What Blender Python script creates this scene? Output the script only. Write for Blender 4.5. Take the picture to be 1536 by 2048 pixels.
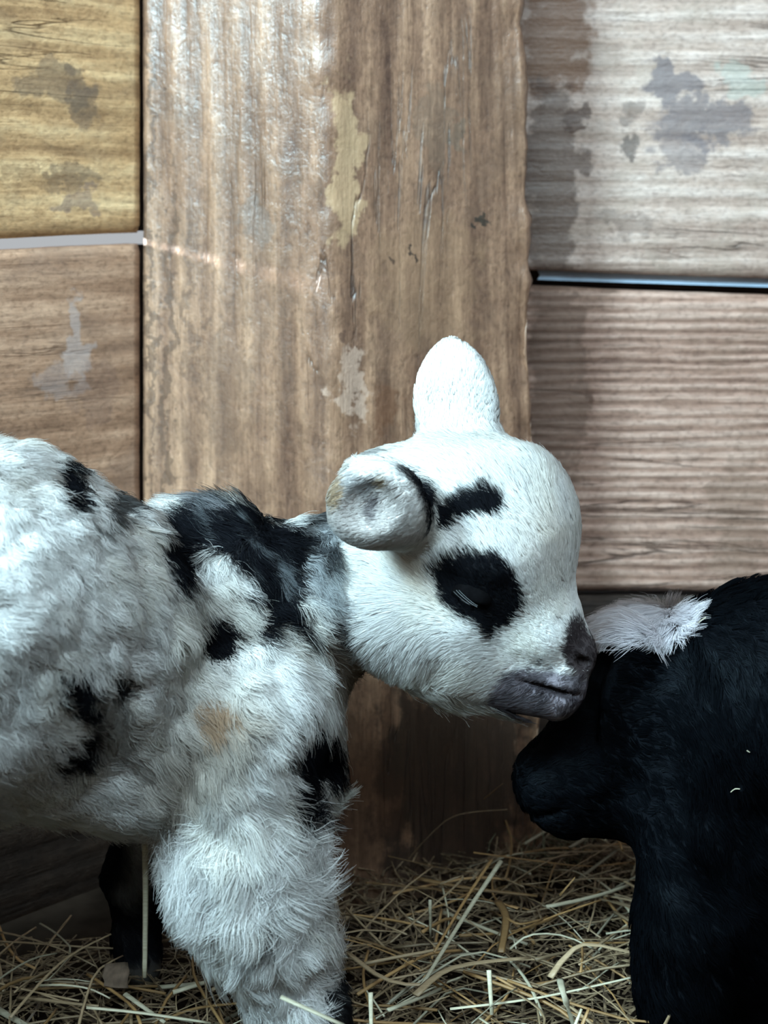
import bpy, math, random
import numpy as np
from mathutils import Vector, Matrix
from mathutils.bvhtree import BVHTree
from mathutils.kdtree import KDTree

for o in list(bpy.data.objects): bpy.data.objects.remove(o)
rng = np.random.default_rng(7)
random.seed(7)
scene = bpy.context.scene
COL = scene.collection

# ------------------------------------------------------------------ camera, world, light
F = 3000.0                 # focal length in pixels of the 1536x2048 frame
CX, CY = 768.0, 440.0      # principal point (level camera, frame shifted down)
H = 0.405                  # eye height above the floor
cam = bpy.data.cameras.new('camera')
cam.sensor_fit = 'VERTICAL'; cam.sensor_height = 36.0; cam.sensor_width = 27.0
cam.lens = F / 2048 * 36.0
cam.shift_y = -(1024 - CY) / 2048
cam.clip_start = 0.02
cam.dof.use_dof = True; cam.dof.focus_distance = 0.74; cam.dof.aperture_fstop = 9.0
camo = bpy.data.objects.new('camera', cam); COL.objects.link(camo)
camo.location = (0, 0, H); camo.rotation_euler = (math.pi/2, 0, 0)
scene.camera = camo

world = bpy.data.worlds.new('world'); scene.world = world
world.use_nodes = True
bg = world.node_tree.nodes['Background']
bg.inputs[0].default_value = (0.92, 0.96, 1.0, 1); bg.inputs[1].default_value = 0.35

def add_light(name, kind, loc, target, energy, color, **kw):
    l = bpy.data.lights.new(name, kind); l.energy = energy; l.color = color
    for k, v in kw.items(): setattr(l, k, v)
    o = bpy.data.objects.new(name, l); COL.objects.link(o)
    o.location = loc
    o.rotation_euler = (Vector(target) - Vector(loc)).to_track_quat('-Z', 'Y').to_euler()
    return o
# daylight of a side opening, low over the left end of the pen
add_light('side_opening_daylight', 'AREA', (-0.97, -0.12, 1.12), (0.0, 0.90, 0.45), 46.0, (0.61, 0.88, 1.0),
          shape='RECTANGLE', size=0.34, size_y=0.45)
# daylight of the shed's wide open front, high behind the viewer
add_light('front_opening_daylight', 'AREA', (-0.10, -0.75, 1.60), (-0.05, 0.75, 0.2), 36.0, (0.66, 0.89, 1.0),
          shape='RECTANGLE', size=1.3, size_y=0.8)
# low sun behind the left wall, only its gap lets it in
add_light('sun', 'SUN', (-3, 1.5, 1.2), (-2, 1.35, 1.024), 9.0, (1.0, 0.98, 0.94), angle=math.radians(5))

vs = scene.view_settings
vs.view_transform = 'Standard'; vs.look = 'None'; vs.gamma = 1.0; vs.use_curve_mapping = False
vs.exposure = 0.50
scene.cycles_curves.shape = 'RIBBONS'
scene.cycles.max_bounces = 4; scene.cycles.diffuse_bounces = 3; scene.cycles.glossy_bounces = 2; scene.cycles.transmission_bounces = 2
scene.cycles.use_adaptive_sampling = True; scene.cycles.adaptive_threshold = 0.06; scene.cycles.adaptive_min_samples = 12

# ------------------------------------------------------------------ helpers
def P(px, py, Y):
    return np.array([(px - CX) / F * Y, Y, H - (py - CY) / F * Y])
def R(r, Y): return r * Y / F
def proj(p):
    return CX + p[:, 0] / p[:, 1] * F, CY + (H - p[:, 2]) / p[:, 1] * F

def srgb(r, g, b):
    f = lambda c: (c/255/12.92) if c/255 <= 0.04045 else ((c/255+0.055)/1.055)**2.4
    return np.array([f(r), f(g), f(b)])

def hash3(i, j, k, seed):
    h = (i.astype(np.int64)*374761393 + j.astype(np.int64)*668265263 + k.astype(np.int64)*2147483647 + seed*144665) & 0xffffffff
    h = ((h ^ (h >> 13)) * 1274126177) & 0xffffffff
    h = ((h ^ (h >> 16)) * 2246822519) & 0xffffffff
    return ((h ^ (h >> 15)) & 0xffffff) / float(0xffffff)
def vnoise(p, scale, seed=0):
    q = np.asarray(p, dtype=np.float64) * scale
    i = np.floor(q).astype(np.int64); f = q - i; f = f*f*(3-2*f)
    out = 0
    for a in (0, 1):
        wa = f[:, 0] if a else 1 - f[:, 0]
        for b in (0, 1):
            wb = f[:, 1] if b else 1 - f[:, 1]
            for c in (0, 1):
                wc = f[:, 2] if c else 1 - f[:, 2]
                out = out + wa*wb*wc*hash3(i[:, 0]+a, i[:, 1]+b, i[:, 2]+c, seed)
    return out*2 - 1
def fbm(p, scale, seed=0, oct=3):
    s = 0; a = 1; t = 0
    for o in range(oct):
        s = s + a*vnoise(p, scale*2**o, seed+o*17); t += a; a *= 0.5
    return s/t

def new_obj(name, me, mat=None, parent=None, smooth=True):
    if mat is not None: me.materials.append(mat)
    if smooth and isinstance(me, bpy.types.Mesh):
        me.polygons.foreach_set('use_smooth', np.ones(len(me.polygons), dtype=bool))
    o = bpy.data.objects.new(name, me); COL.objects.link(o)
    if parent is not None: o.parent = parent
    return o
def empty(name, loc=(0, 0, 0)):
    o = bpy.data.objects.new(name, None); COL.objects.link(o); o.location = loc
    o.empty_display_size = 0.02
    return o
def tag(o, label=None, cat=None, group=None, kind=None):
    if label: o['label'] = label
    if cat: o['category'] = cat
    if group: o['group'] = group
    if kind: o['kind'] = kind
    return o
def mesh(name, v, f):
    me = bpy.data.meshes.new(name)
    me.from_pydata([tuple(map(float, x)) for x in v], [], [tuple(map(int, x)) for x in f]); me.update()
    return me

# ------------------------------------------------------------------ materials
class NT:
    def __init__(s, name):
        s.m = bpy.data.materials.new(name); s.m.use_nodes = True
        s.t = s.m.node_tree; s.n = s.t.nodes; s.n.clear()
        s.out = s.n.new('ShaderNodeOutputMaterial')
    def node(s, typ, **kw):
        x = s.n.new(typ)
        for k, v in kw.items():
            if k.startswith('i_'):
                key = k[2:]
                x.inputs[int(key) if key.isdigit() else key].default_value = v
            else: setattr(x, k, v)
        return x
    def link(s, a, b): s.t.links.new(a, b)
    def ramp(s, fac, stops, interp='LINEAR'):
        r = s.n.new('ShaderNodeValToRGB'); r.color_ramp.interpolation = interp
        e = r.color_ramp.elements
        while len(e) < len(stops): e.new(0.5)
        for i, (p, c) in enumerate(stops):
            e[i].position = p; e[i].color = (*c, 1) if len(c) == 3 else c
        s.link(fac, r.inputs[0]); return r.outputs[0]
    def mix(s, fac, a, b, blend='MIX'):
        x = s.n.new('ShaderNodeMix'); x.data_type = 'RGBA'; x.blend_type = blend; x.clamp_factor = True
        for sock, v in ((x.inputs[0], fac), (x.inputs[6], a), (x.inputs[7], b)):
            if hasattr(v, 'is_output'): s.link(v, sock)
            elif isinstance(v, (int, float)): sock.default_value = v
            else: sock.default_value = (*v, 1) if len(v) == 3 else v
        return x.outputs[2]
    def math(s, op, a, b=0.0, c=None, clamp=False):
        x = s.n.new('ShaderNodeMath'); x.operation = op; x.use_clamp = clamp
        for i, v in enumerate((a, b) if c is None else (a, b, c)):
            if hasattr(v, 'is_output'): s.link(v, x.inputs[i])
            else: x.inputs[i].default_value = v
        return x.outputs[0]

def sc(*c): return tuple(srgb(*c))

def wood(name, dark, mid, light, grain_axis, stain=None, stain_amt=0.5, rough=0.55, fine=1.0, spec=0.5,
         blobs=(), ring=0.08, bump=0.5, seed=0.0):
    """grain_axis 0: grain runs along local X, 2: along local Z.  local coords are metres on the piece.
    blobs/pale: (x, z, rx, rz, strength) stain and painted shade shapes in local coordinates."""
    t = NT(name)
    tc = t.node('ShaderNodeTexCoord')
    off = t.node('ShaderNodeVectorMath', operation='ADD', i_1=(seed, seed*0.7, seed*1.3)); t.link(tc.outputs['Object'], off.inputs[0])
    def mapped(lon, lat):
        m = t.node('ShaderNodeMapping')
        m.inputs['Scale'].default_value = (lon, lat, lat) if grain_axis == 0 else (lat, lat, lon)
        t.link(off.outputs[0], m.inputs[0]); return m.outputs[0]
    def noise(v, scale, det=4, ro=0.6, dist=0.0):
        n = t.node('ShaderNodeTexNoise', i_Scale=scale, i_Detail=det, i_Roughness=ro, i_Distortion=dist)
        t.link(v, n.inputs['Vector']); return n.outputs['Fac']
    broad = noise(mapped(3, 14), 1.0, 4, 0.55, 0.6)
    grain = noise(mapped(6, 120*fine), 1.0, 5, 0.65, 0.3)
    fineg = noise(mapped(20, 500*fine), 1.0, 3, 0.7)
    blot = noise(mapped(16, 22), 1.0, 5, 0.62, 0.8)
    w = t.node('ShaderNodeTexWave', wave_type='BANDS', bands_direction='Z' if grain_axis == 0 else 'X',
               i_Scale=26*fine, i_Distortion=5.0, i_Detail=3.0)
    w.inputs['Detail Scale'].default_value = 0.8
    t.link(mapped(0.25, 1.0), w.inputs['Vector'])
    rings = w.outputs['Fac']
    mott = noise(mapped(70, 95), 1.0, 5, 0.7, 0.4)
    g = t.math('MULTIPLY', grain, 0.36); g = t.math('MULTIPLY_ADD', broad, 0.36, g); g = t.math('MULTIPLY_ADD', rings, ring, g)
    g = t.math('MULTIPLY_ADD', mott, 0.26, g)
    col = t.ramp(g, [(0.36, dark), (0.52, mid), (0.68, light)])
    fg = t.ramp(fineg, [(0.35, (0.55, 0.52, 0.5)), (0.6, (1.08, 1.08, 1.08))])
    col = t.mix(0.6, col, fg, 'MULTIPLY')
    spk = noise(mapped(260, 420), 1.0, 3, 0.6)
    col = t.mix(0.5, col, t.ramp(spk, [(0.34, (0.45, 0.42, 0.4)), (0.48, (1, 1, 1)), (0.7, (1.18, 1.16, 1.14))]), 'MULTIPLY')
    # thin cracks along the grain
    cr = noise(mapped(2.2, 42), 1.0, 5, 0.55, 1.0)
    cra = t.math('ABSOLUTE', t.math('SUBTRACT', cr, 0.5))
    crack = t.ramp(cra, [(0.0, (1, 1, 1)), (0.012, (0, 0, 0))])
    crack = t.math('MULTIPLY', crack, t.ramp(noise(mapped(5, 9), 1.0, 2), [(0.5, (0, 0, 0)), (0.62, (1, 1, 1))]))
    col = t.mix(t.math('MULTIPLY', crack, 0.75), col, tuple(np.array(dark)*0.35))
    if stain is not None:
        s = t.ramp(blot, [(0.5, (0, 0, 0)), (0.62, (1, 1, 1))])
        col = t.mix(t.math('MULTIPLY', s, stain_amt), col, stain)
    sep = t.node('ShaderNodeSeparateXYZ'); t.link(tc.outputs['Object'], sep.inputs[0])
    edge = noise(mapped(60, 80), 1.0, 5, 0.62)
    def wn(o_):
        ad = t.node('ShaderNodeVectorMath', operation='ADD', i_1=(o_, o_*2, o_)); t.link(tc.outputs['Object'], ad.inputs[0])
        n_ = t.node('ShaderNodeTexNoise', i_Scale=48.0, i_Detail=4.0, i_Roughness=0.6); t.link(ad.outputs[0], n_.inputs['Vector'])
        return t.math('SUBTRACT', n_.outputs['Fac'], 0.5)
    if blobs:
        wx = t.math('MULTIPLY_ADD', wn(3.1), 0.05, sep.outputs[0]); wz = t.math('MULTIPLY_ADD', wn(7.7), 0.05, sep.outputs[2])
    def blob(x, z, rx, rz):
        dx = t.math('DIVIDE', t.math('SUBTRACT', wx, x), rx)
        dz = t.math('DIVIDE', t.math('SUBTRACT', wz, z), rz)
        d = t.math('SQRT', t.math('ADD', t.math('MULTIPLY', dx, dx), t.math('MULTIPLY', dz, dz)))
        d = t.math('ADD', d, t.math('MULTIPLY', t.math('SUBTRACT', edge, 0.5), 1.3))
        return t.math('MULTIPLY', t.ramp(d, [(0.75, (1, 1, 1)), (1.02, (0, 0, 0))]), t.math('MULTIPLY_ADD', mott, 1.0, 0.5), clamp=True)
    for (x, z, rx, rz, st, c) in blobs:
        col = t.mix(t.math('MULTIPLY', blob(x, z, rx, rz), st), col, c)
    bs = t.node('ShaderNodeBsdfPrincipled', i_Roughness=rough)
    bs.inputs['Specular IOR Level'].default_value = spec
    rr = t.math('MULTIPLY_ADD', broad, 0.35, rough - 0.17); t.link(rr, bs.inputs['Roughness'])
    t.link(col, bs.inputs['Base Color'])
    hgt = t.math('MULTIPLY_ADD', grain, 0.6, t.math('MULTIPLY', fineg, 0.25))
    hgt = t.math('MULTIPLY_ADD', rings, 0.25, hgt)
    hgt = t.math('MULTIPLY_ADD', blot, 0.5, hgt); hgt = t.math('MULTIPLY_ADD', mott, 0.45, hgt); hgt = t.math('MULTIPLY_ADD', spk, 0.2, hgt)
    hgt = t.math('SUBTRACT', hgt, t.math('MULTIPLY', crack, 0.6))
    b = t.node('ShaderNodeBump', i_Strength=bump, i_Distance=0.0022); t.link(hgt, b.inputs['Height'])
    t.link(b.outputs[0], bs.inputs['Normal'])
    t.link(bs.outputs[0], t.out.inputs[0])
    return t.m

def simple(name, color, rough=0.7, spec=0.3, noise_amt=0.25, noise_scale=60, bump=0.0, metal=0.0):
    t = NT(name)
    tc = t.node('ShaderNodeTexCoord')
    n = t.node('ShaderNodeTexNoise', i_Scale=noise_scale, i_Detail=5.0); t.link(tc.outputs['Object'], n.inputs['Vector'])
    c = np.array(color)
    col = t.ramp(n.outputs['Fac'], [(0.3, tuple(c*(1-noise_amt))), (0.7, tuple(np.minimum(c*(1+noise_amt), 1)))])
    bs = t.node('ShaderNodeBsdfPrincipled', i_Roughness=rough, i_Metallic=metal)
    bs.inputs['Specular IOR Level'].default_value = spec
    t.link(col, bs.inputs['Base Color'])
    if bump:
        b = t.node('ShaderNodeBump', i_Strength=bump, i_Distance=0.003); t.link(n.outputs['Fac'], b.inputs['Height'])
        t.link(b.outputs[0], bs.inputs['Normal'])
    t.link(bs.outputs[0], t.out.inputs[0]); return t.m

def fur_mat(name, spec=0.0):
    """hair strands: coat colour per strand, shaded with the normal of the skin they grow from"""
    t = NT(name)
    a = t.node('ShaderNodeAttribute', attribute_name='coat')
    nn = t.node('ShaderNodeAttribute', attribute_name='root_normal')
    d = t.node('ShaderNodeBsdfDiffuse'); t.link(a.outputs['Color'], d.inputs[0]); t.link(nn.outputs['Vector'], d.inputs['Normal'])
    sh = d.outputs[0]
    tr = t.node('ShaderNodeBsdfTranslucent'); t.link(a.outputs['Color'], tr.inputs[0]); t.link(nn.outputs['Vector'], tr.inputs['Normal'])
    m = t.node('ShaderNodeMixShader', i_0=0.38); t.link(sh, m.inputs[1]); t.link(tr.outputs[0], m.inputs[2]); sh = m.outputs[0]
    if spec:
        g = t.node('ShaderNodeBsdfGlossy', i_Roughness=0.45); g.inputs[0].default_value = (0.7, 0.85, 1, 1)
        t.link(nn.outputs['Vector'], g.inputs['Normal'])
        m = t.node('ShaderNodeMixShader', i_0=spec); t.link(sh, m.inputs[1]); t.link(g.outputs[0], m.inputs[2]); sh = m.outputs[0]
    t.link(sh, t.out.inputs[0]); return t.m

def skin_mat(name, rough=0.8, spec=0.25):
    t = NT(name)
    a = t.node('ShaderNodeAttribute', attribute_name='coat')
    tc = t.node('ShaderNodeTexCoord')
    n = t.node('ShaderNodeTexNoise', i_Scale=420.0, i_Detail=4.0); t.link(tc.outputs['Object'], n.inputs['Vector'])
    v = t.ramp(n.outputs['Fac'], [(0.3, (0.82, 0.82, 0.82)), (0.7, (1.08, 1.08, 1.08))])
    bs = t.node('ShaderNodeBsdfPrincipled', i_Roughness=rough)
    bs.inputs['Specular IOR Level'].default_value = spec
    t.link(t.mix(0.7, a.outputs['Color'], v, 'MULTIPLY'), bs.inputs['Base Color'])
    b = t.node('ShaderNodeBump', i_Strength=0.35, i_Distance=0.001); t.link(n.outputs['Fac'], b.inputs['Height'])
    t.link(b.outputs[0], bs.inputs['Normal'])
    t.link(bs.outputs[0], t.out.inputs[0]); return t.m

# ------------------------------------------------------------------ the pen: floor, walls, post
def frame_obj(o, origin, udir):
    u = Vector((udir[0], udir[1], 0)).normalized(); z = Vector((0, 0, 1)); n = z.cross(u)   # local y = away from viewer
    M = Matrix(((u.x, n.x, 0, origin[0]), (u.y, n.y, 0, origin[1]), (0, 0, 1, origin[2]), (0, 0, 0, 1)))
    o.matrix_local = M
    return o

def plank_mesh(name, L, hgt, th, seed, nx=90, nz=24, wav=0.0012, relief=0.0009, tilt0=0.0, tilt1=0.0, zb0=0.0, zb1=0.0):
    """front face at local y=0, thickness to +y, x 0..L, z 0..hgt; tilt raises the top edge, zb the bottom edge, linearly along x"""
    xs = np.linspace(0, L, nx); ts = np.linspace(0, 1, nz)
    X, T = np.meshgrid(xs, ts, indexing='ij')
    top = hgt + tilt0 + (tilt1-tilt0)*X/L; bot = zb0 + (zb1-zb0)*X/L
    pe = np.stack([X.ravel(), np.full(X.size, seed*3.1), np.zeros(X.size)], 1)
    wt = fbm(pe, 14, seed, 4).reshape(X.shape)*wav; wb = fbm(pe, 14, seed+50, 4).reshape(X.shape)*wav
    Z = (bot+wb) + ((top+wt)-(bot+wb))*T
    pr = np.stack([X.ravel()*8, np.full(X.size, seed*1.7), Z.ravel()*70], 1)
    Yd = fbm(pr, 1.0, seed+9, 4).reshape(X.shape)*relief
    rd = np.minimum(T, 1-T)*hgt
    Yd = Yd + 0.0025*np.clip(1-rd/0.004, 0, 1)**2
    front = np.stack([X, Yd, Z], -1).reshape(-1, 3)
    bk = np.stack([X, np.full_like(X, th), Z], -1).reshape(-1, 3)
    v = np.vstack([front, bk]); N = nx*nz
    f = []
    idx = lambda i, j: i*nz+j
    for i in range(nx-1):
        for j in range(nz-1):
            f.append((idx(i, j), idx(i+1, j), idx(i+1, j+1), idx(i, j+1)))
        f.append((idx(i, 0), N+idx(i, 0), N+idx(i+1, 0), idx(i+1, 0)))
        f.append((idx(i, nz-1), idx(i+1, nz-1), N+idx(i+1, nz-1), N+idx(i, nz-1)))
    for j in range(nz-1):
        f.append((idx(0, j), idx(0, j+1), N+idx(0, j+1), N+idx(0, j)))
        f.append((idx(nx-1, j), N+idx(nx-1, j), N+idx(nx-1, j+1), idx(nx-1, j+1)))
    f.append((N+idx(0, 0), N+idx(0, nz-1), N+idx(nx-1, nz-1), N+idx(nx-1, 0)))
    return mesh(name, v, f)

def zpix(py, Y): return H - (py - CY)/F*Y

# floor
def build_floor():
    nx, ny = 70, 50
    xs = np.linspace(-2.2, 2.2, nx); ys = np.linspace(-2.0, 1.06, ny)
    X, Y = np.meshgrid(xs, ys, indexing='ij')
    p = np.stack([X.ravel(), Y.ravel(), np.zeros(X.size)], 1)
    Z = fbm(p, 18, 3, 4)*0.004 - 0.002
    v = np.stack([X.ravel(), Y.ravel(), Z], 1)
    f = [(i*ny+j, (i+1)*ny+j, (i+1)*ny+j+1, i*ny+j+1) for i in range(nx-1) for j in range(ny-1)]
    m = simple('packed_dirt', sc(36, 29, 24), 0.95, 0.0, 0.45, 40, 0.6)
    o = new_obj('floor', mesh('floor', v, f), m)
    tag(o, 'dark packed dirt floor under the straw bedding', 'floor', kind='structure')
build_floor()

# left wall: planks running towards the viewer-left from the post
WL_O = (-0.150, 0.935); WL_D = (-0.743, -0.669)
wl = empty('wall_left', (WL_O[0], WL_O[1], 0)); tag(wl, 'shed wall of wide rough tan planks joining the post', 'wall', kind='structure')
LW = 0.98
ORI_L = (WL_O[0] + WL_D[0]*LW, WL_O[1] + WL_D[1]*LW)      # far-left end; local x runs right to the post
def LX(px):     # px on the left wall -> local x
    k = (px - CX)/F
    tt = (k*WL_O[1] - WL_O[0])/(WL_D[0] - k*WL_D[1]); return LW - tt, WL_O[1] + WL_D[1]*tt
def lb(px, py, rpx, rpz, st, c, z0):
    x, Y = LX(px); return (x, zpix(py, Y) - z0, rpx/F*Y/0.75, rpz/F*Y, st, c)
zjl = 0.3905   # top of the lower plank near the post
up0 = zjl + 0.0066
greyst = sc(98, 84, 72)
m_up = wood('plank_wood_tan', sc(134, 100, 68), sc(190, 154, 112), sc(224, 194, 150), 0, sc(120, 98, 76), 0.35, 0.7, 0.55, 0.25, bump=0.55, seed=1.3,
            blobs=[lb(110, 170, 75, 45, .55, greyst, up0), lb(160, 200, 26, 60, .5, sc(84, 72, 66), up0), lb(130, 350, 70, 26, .5, greyst, up0),
                   lb(150, 395, 40, 25, .55, sc(112, 96, 92), up0), lb(60, 350, 60, 16, .35, sc(130, 100, 70), up0)])
lo_h = 0.2
m_lo = wood('plank_wood_brown', sc(110, 82, 64), sc(158, 124, 100), sc(190, 156, 130), 0, sc(126, 102, 88), 0.4, 0.7, 0.6, 0.25, bump=0.4, seed=4.7,
            blobs=[lb(150, 680, 26, 70, .55, sc(172, 160, 156), zjl-lo_h), lb(115, 760, 40, 50, .35, sc(165, 152, 148), zjl-lo_h), lb(190, 780, 40, 80, .35, sc(112, 88, 78), zjl-lo_h)])
m_gen = wood('plank_wood_old', sc(84, 64, 50), sc(126, 100, 80), sc(160, 132, 108), 0, sc(90, 72, 60), 0.4, 0.75, 0.7, 0.25, seed=9.1)
m_shaded = wood('plank_wood_painted_shade', sc(34, 27, 23), sc(54, 43, 36), sc(74, 60, 50), 0, sc(40, 32, 28), 0.4, 0.75, 0.7, 0.25, seed=12.1)  # bottom planks: shade behind the lambs painted in as a darker wood colour
def left_plank(z0, h, mat, seed, **kw):
    me = plank_mesh('plank', LW - 0.003, h, 0.015, seed, **kw)
    o = new_obj('plank', me, mat, wl)
    frame_obj(o, (ORI_L[0] - WL_O[0], ORI_L[1] - WL_O[1], z0), (-WL_D[0], -WL_D[1]))
    return o
sl = -0.030   # the joint drops a little towards the left end
left_plank(up0, 0.2, m_up, 11, zb0=sl, zb1=0.0, nx=220, nz=40)
left_plank(zjl - lo_h, lo_h, m_lo, 12, tilt0=sl - 0.002, tilt1=0.0, nx=220, nz=40)
left_plank(zjl - 2*lo_h - 0.003, lo_h + 0.0015, m_shaded, 13)
for k in range(3): left_plank(up0 + 0.201 + 0.201*k, 0.2, m_gen, 14 + k)

def joint_batten(z0, z1):
    x0, x1 = LW - 0.004, LW + 0.055
    v = [(x, y, z) for x in (x0, x1) for y in (0.0165, 0.026) for z in (z0, z1)]
    f = [(0, 1, 3, 2), (4, 6, 7, 5), (0, 4, 5, 1), (2, 3, 7, 6), (0, 2, 6, 4), (1, 5, 7, 3)]
    o = new_obj('batten', mesh('batten', v, f), simple('dark_joint_wood', sc(40, 33, 30), 0.95, 0.05), wl, smooth=False)
    frame_obj(o, (ORI_L[0] - WL_O[0], ORI_L[1] - WL_O[1], 0), (-WL_D[0], -WL_D[1]))
joint_batten(0.0, zjl - 0.001); joint_batten(up0 + 0.001, 1.2)

# right wall
WR_Y = 0.995
wr = empty('wall_right', (0.06, WR_Y, 0)); tag(wr, 'shed wall of weathered grey brown planks beside the post', 'wall', kind='structure')
RX0 = 0.022
def rb(px, py, rx, rz, st, c, z0): return ((px-CX)/F*WR_Y - RX0, zpix(py, WR_Y) - z0, rx/F*WR_Y, rz/F*WR_Y, st, c)
zjr = zpix(566, WR_Y); ur0 = zpix(534, WR_Y); lr_h = 0.205
st1 = sc(98, 88, 90); st2 = sc(80, 68, 62)
m_ur = wood('plank_wood_grey', sc(126, 101, 88), sc(170, 147, 134), sc(204, 185, 175), 0, sc(150, 134, 120), 0.3, 0.5, 0.8, 0.5, bump=0.8, seed=2.2,
            blobs=[rb(1345, 165, 70, 42, .8, st1, ur0), rb(1400, 240, 110, 55, .75, st1, ur0), rb(1265, 285, 36, 28, .8, st2, ur0), rb(1250, 230, 40, 30, .5, st2, ur0),
                   rb(1370, 310, 60, 40, .55, st1, ur0), rb(1155, 225, 28, 26, .8, sc(70, 48, 38), ur0), rb(1480, 160, 60, 30, .4, sc(150, 160, 150), ur0),
                   rb(1105, 80, 80, 130, .8, sc(104, 68, 42), ur0), rb(1105, 360, 72, 210, .75, sc(74, 54, 44), ur0), rb(1260, 440, 60, 30, .35, st2, ur0)])  # tall blobs beside the post: brown wood tone plus the post's shadow, painted in
m_lr = wood('plank_wood_ridged', sc(98, 71, 60), sc(148, 117, 102), sc(184, 155, 140), 0, sc(112, 90, 74), 0.3, 0.6, 1.7, 0.3, ring=0.16, bump=0.75, seed=6.4,
            blobs=[rb(1110, 760, 62, 300, .6, sc(80, 60, 48), zjr-lr_h), rb(1480, 1050, 60, 160, .35, sc(96, 76, 62), zjr-lr_h), rb(1165, 800, 14, 16, .7, sc(80, 56, 44), zjr-lr_h)])  # tall blob beside the post is the post's cast shadow, painted in
def right_plank(z0, h, mat, seed, **kw):
    me = plank_mesh('plank', 0.80, h, 0.022, seed, **kw)
    o = new_obj('plank', me, mat, wr)
    frame_obj(o, (RX0 - 0.06, 0, z0), (1, 0)); return o
dr = -0.026
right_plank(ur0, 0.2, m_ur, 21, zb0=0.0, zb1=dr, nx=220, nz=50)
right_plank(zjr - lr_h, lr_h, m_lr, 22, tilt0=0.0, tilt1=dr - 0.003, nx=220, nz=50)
right_plank(zjr - 2*lr_h - 0.004, lr_h, m_shaded, 23)
for k in range(3): right_plank(ur0 + 0.203 + 0.205*k, 0.2, m_gen, 24 + k)
# pale metal strip seen in the gap of the right wall
def strip():
    n = 40; x0 = (1074-CX)/F*(WR_Y+.013); xs = np.linspace(x0, x0+0.62, n)
    zt = zpix(539, WR_Y+.013) + (xs-x0)*(dr/0.8) ; zb = zpix(559, WR_Y+.013) + (xs-x0)*(dr/0.8)
    v = []; f = []
    for i in range(n):
        dx = (0.0018 if i == 0 else 0)
        for (yy, off) in ((WR_Y+.010, 0), (WR_Y+.0115, 0)):
            v.append((xs[i] - 0.06, yy - WR_Y, zb[i])); v.append((xs[i] + dx - 0.06, yy - WR_Y, (zb[i]+zt[i])/2)); v.append((xs[i] - 0.06, yy - WR_Y, zt[i]))
    for i in range(n-1):
        a = i*6; b = a+6
        f += [(a, b, b+1, a+1), (a+1, b+1, b+2, a+2), (a+3, a+4, b+4, b+3), (a+4, a+5, b+5, b+4), (a+2, b+2, b+5, a+5), (a, a+3, b+3, b)]
    f += [(0, 1, 4, 3), (1, 2, 5, 4), (a+6, b+3, b+4, b+1), (b+1, b+4, b+5, b+2)]
    o = new_obj('strip', mesh('strip', v, f), simple('pale_strip_metal', sc(176, 200, 222), 0.45, 0.5, 0.18, 25), wr, smooth=False)
strip()
# dark board standing behind the gap next to the post
def backing():
    x0, x1 = 0.05, (1074-CX)/F*(WR_Y+.013) + 0.003
    v = [(x-0.06, y-WR_Y, z) for x in (x0, x1) for y in (WR_Y+.024, WR_Y+.043) for z in (0.0, 1.2)]
    f = [(0, 1, 3, 2), (4, 6, 7, 5), (0, 4, 5, 1), (2, 3, 7, 6), (0, 2, 6, 4), (1, 5, 7, 3)]
    new_obj('batten', mesh('batten', v, f), simple('dark_batten_wood', sc(46, 38, 34), 0.9, 0.1), wr, smooth=False)
backing()
def gap_backing():
    v = [(x-0.06, y-WR_Y, z) for x in (0.05, 0.80) for y in (WR_Y+.0235, WR_Y+.0435) for z in (zjr - 0.05, ur0 + 0.03)]
    f = [(0, 1, 3, 2), (4, 6, 7, 5), (0, 4, 5, 1), (2, 3, 7, 6), (0, 2, 6, 4), (1, 5, 7, 3)]
    new_obj('batten', mesh('batten', v, f), bpy.data.materials['dark_batten_wood'], wr, smooth=False)
gap_backing()

# unseen low plank partition, added behind the viewer and at the left to block low light
wf = empty('wall_light_block', (0, -0.42, 0)); tag(wf, 'added low plank partition out of view, blocking low light', 'wall', kind='structure')
for k in range(3):
    o = new_obj('plank', plank_mesh('plank', 2.0, 0.205, 0.02, 40+k, nx=40, nz=8), m_gen, wf); frame_obj(o, (1.0, 0, 0.208*k), (-1, 0))
for k in range(3):
    o = new_obj('plank', plank_mesh('plank', 0.70, 0.203, 0.02, 50+k, nx=30, nz=8), m_gen, wf); frame_obj(o, (-0.885, -0.01, 0.206*k), (0, 1))

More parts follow.
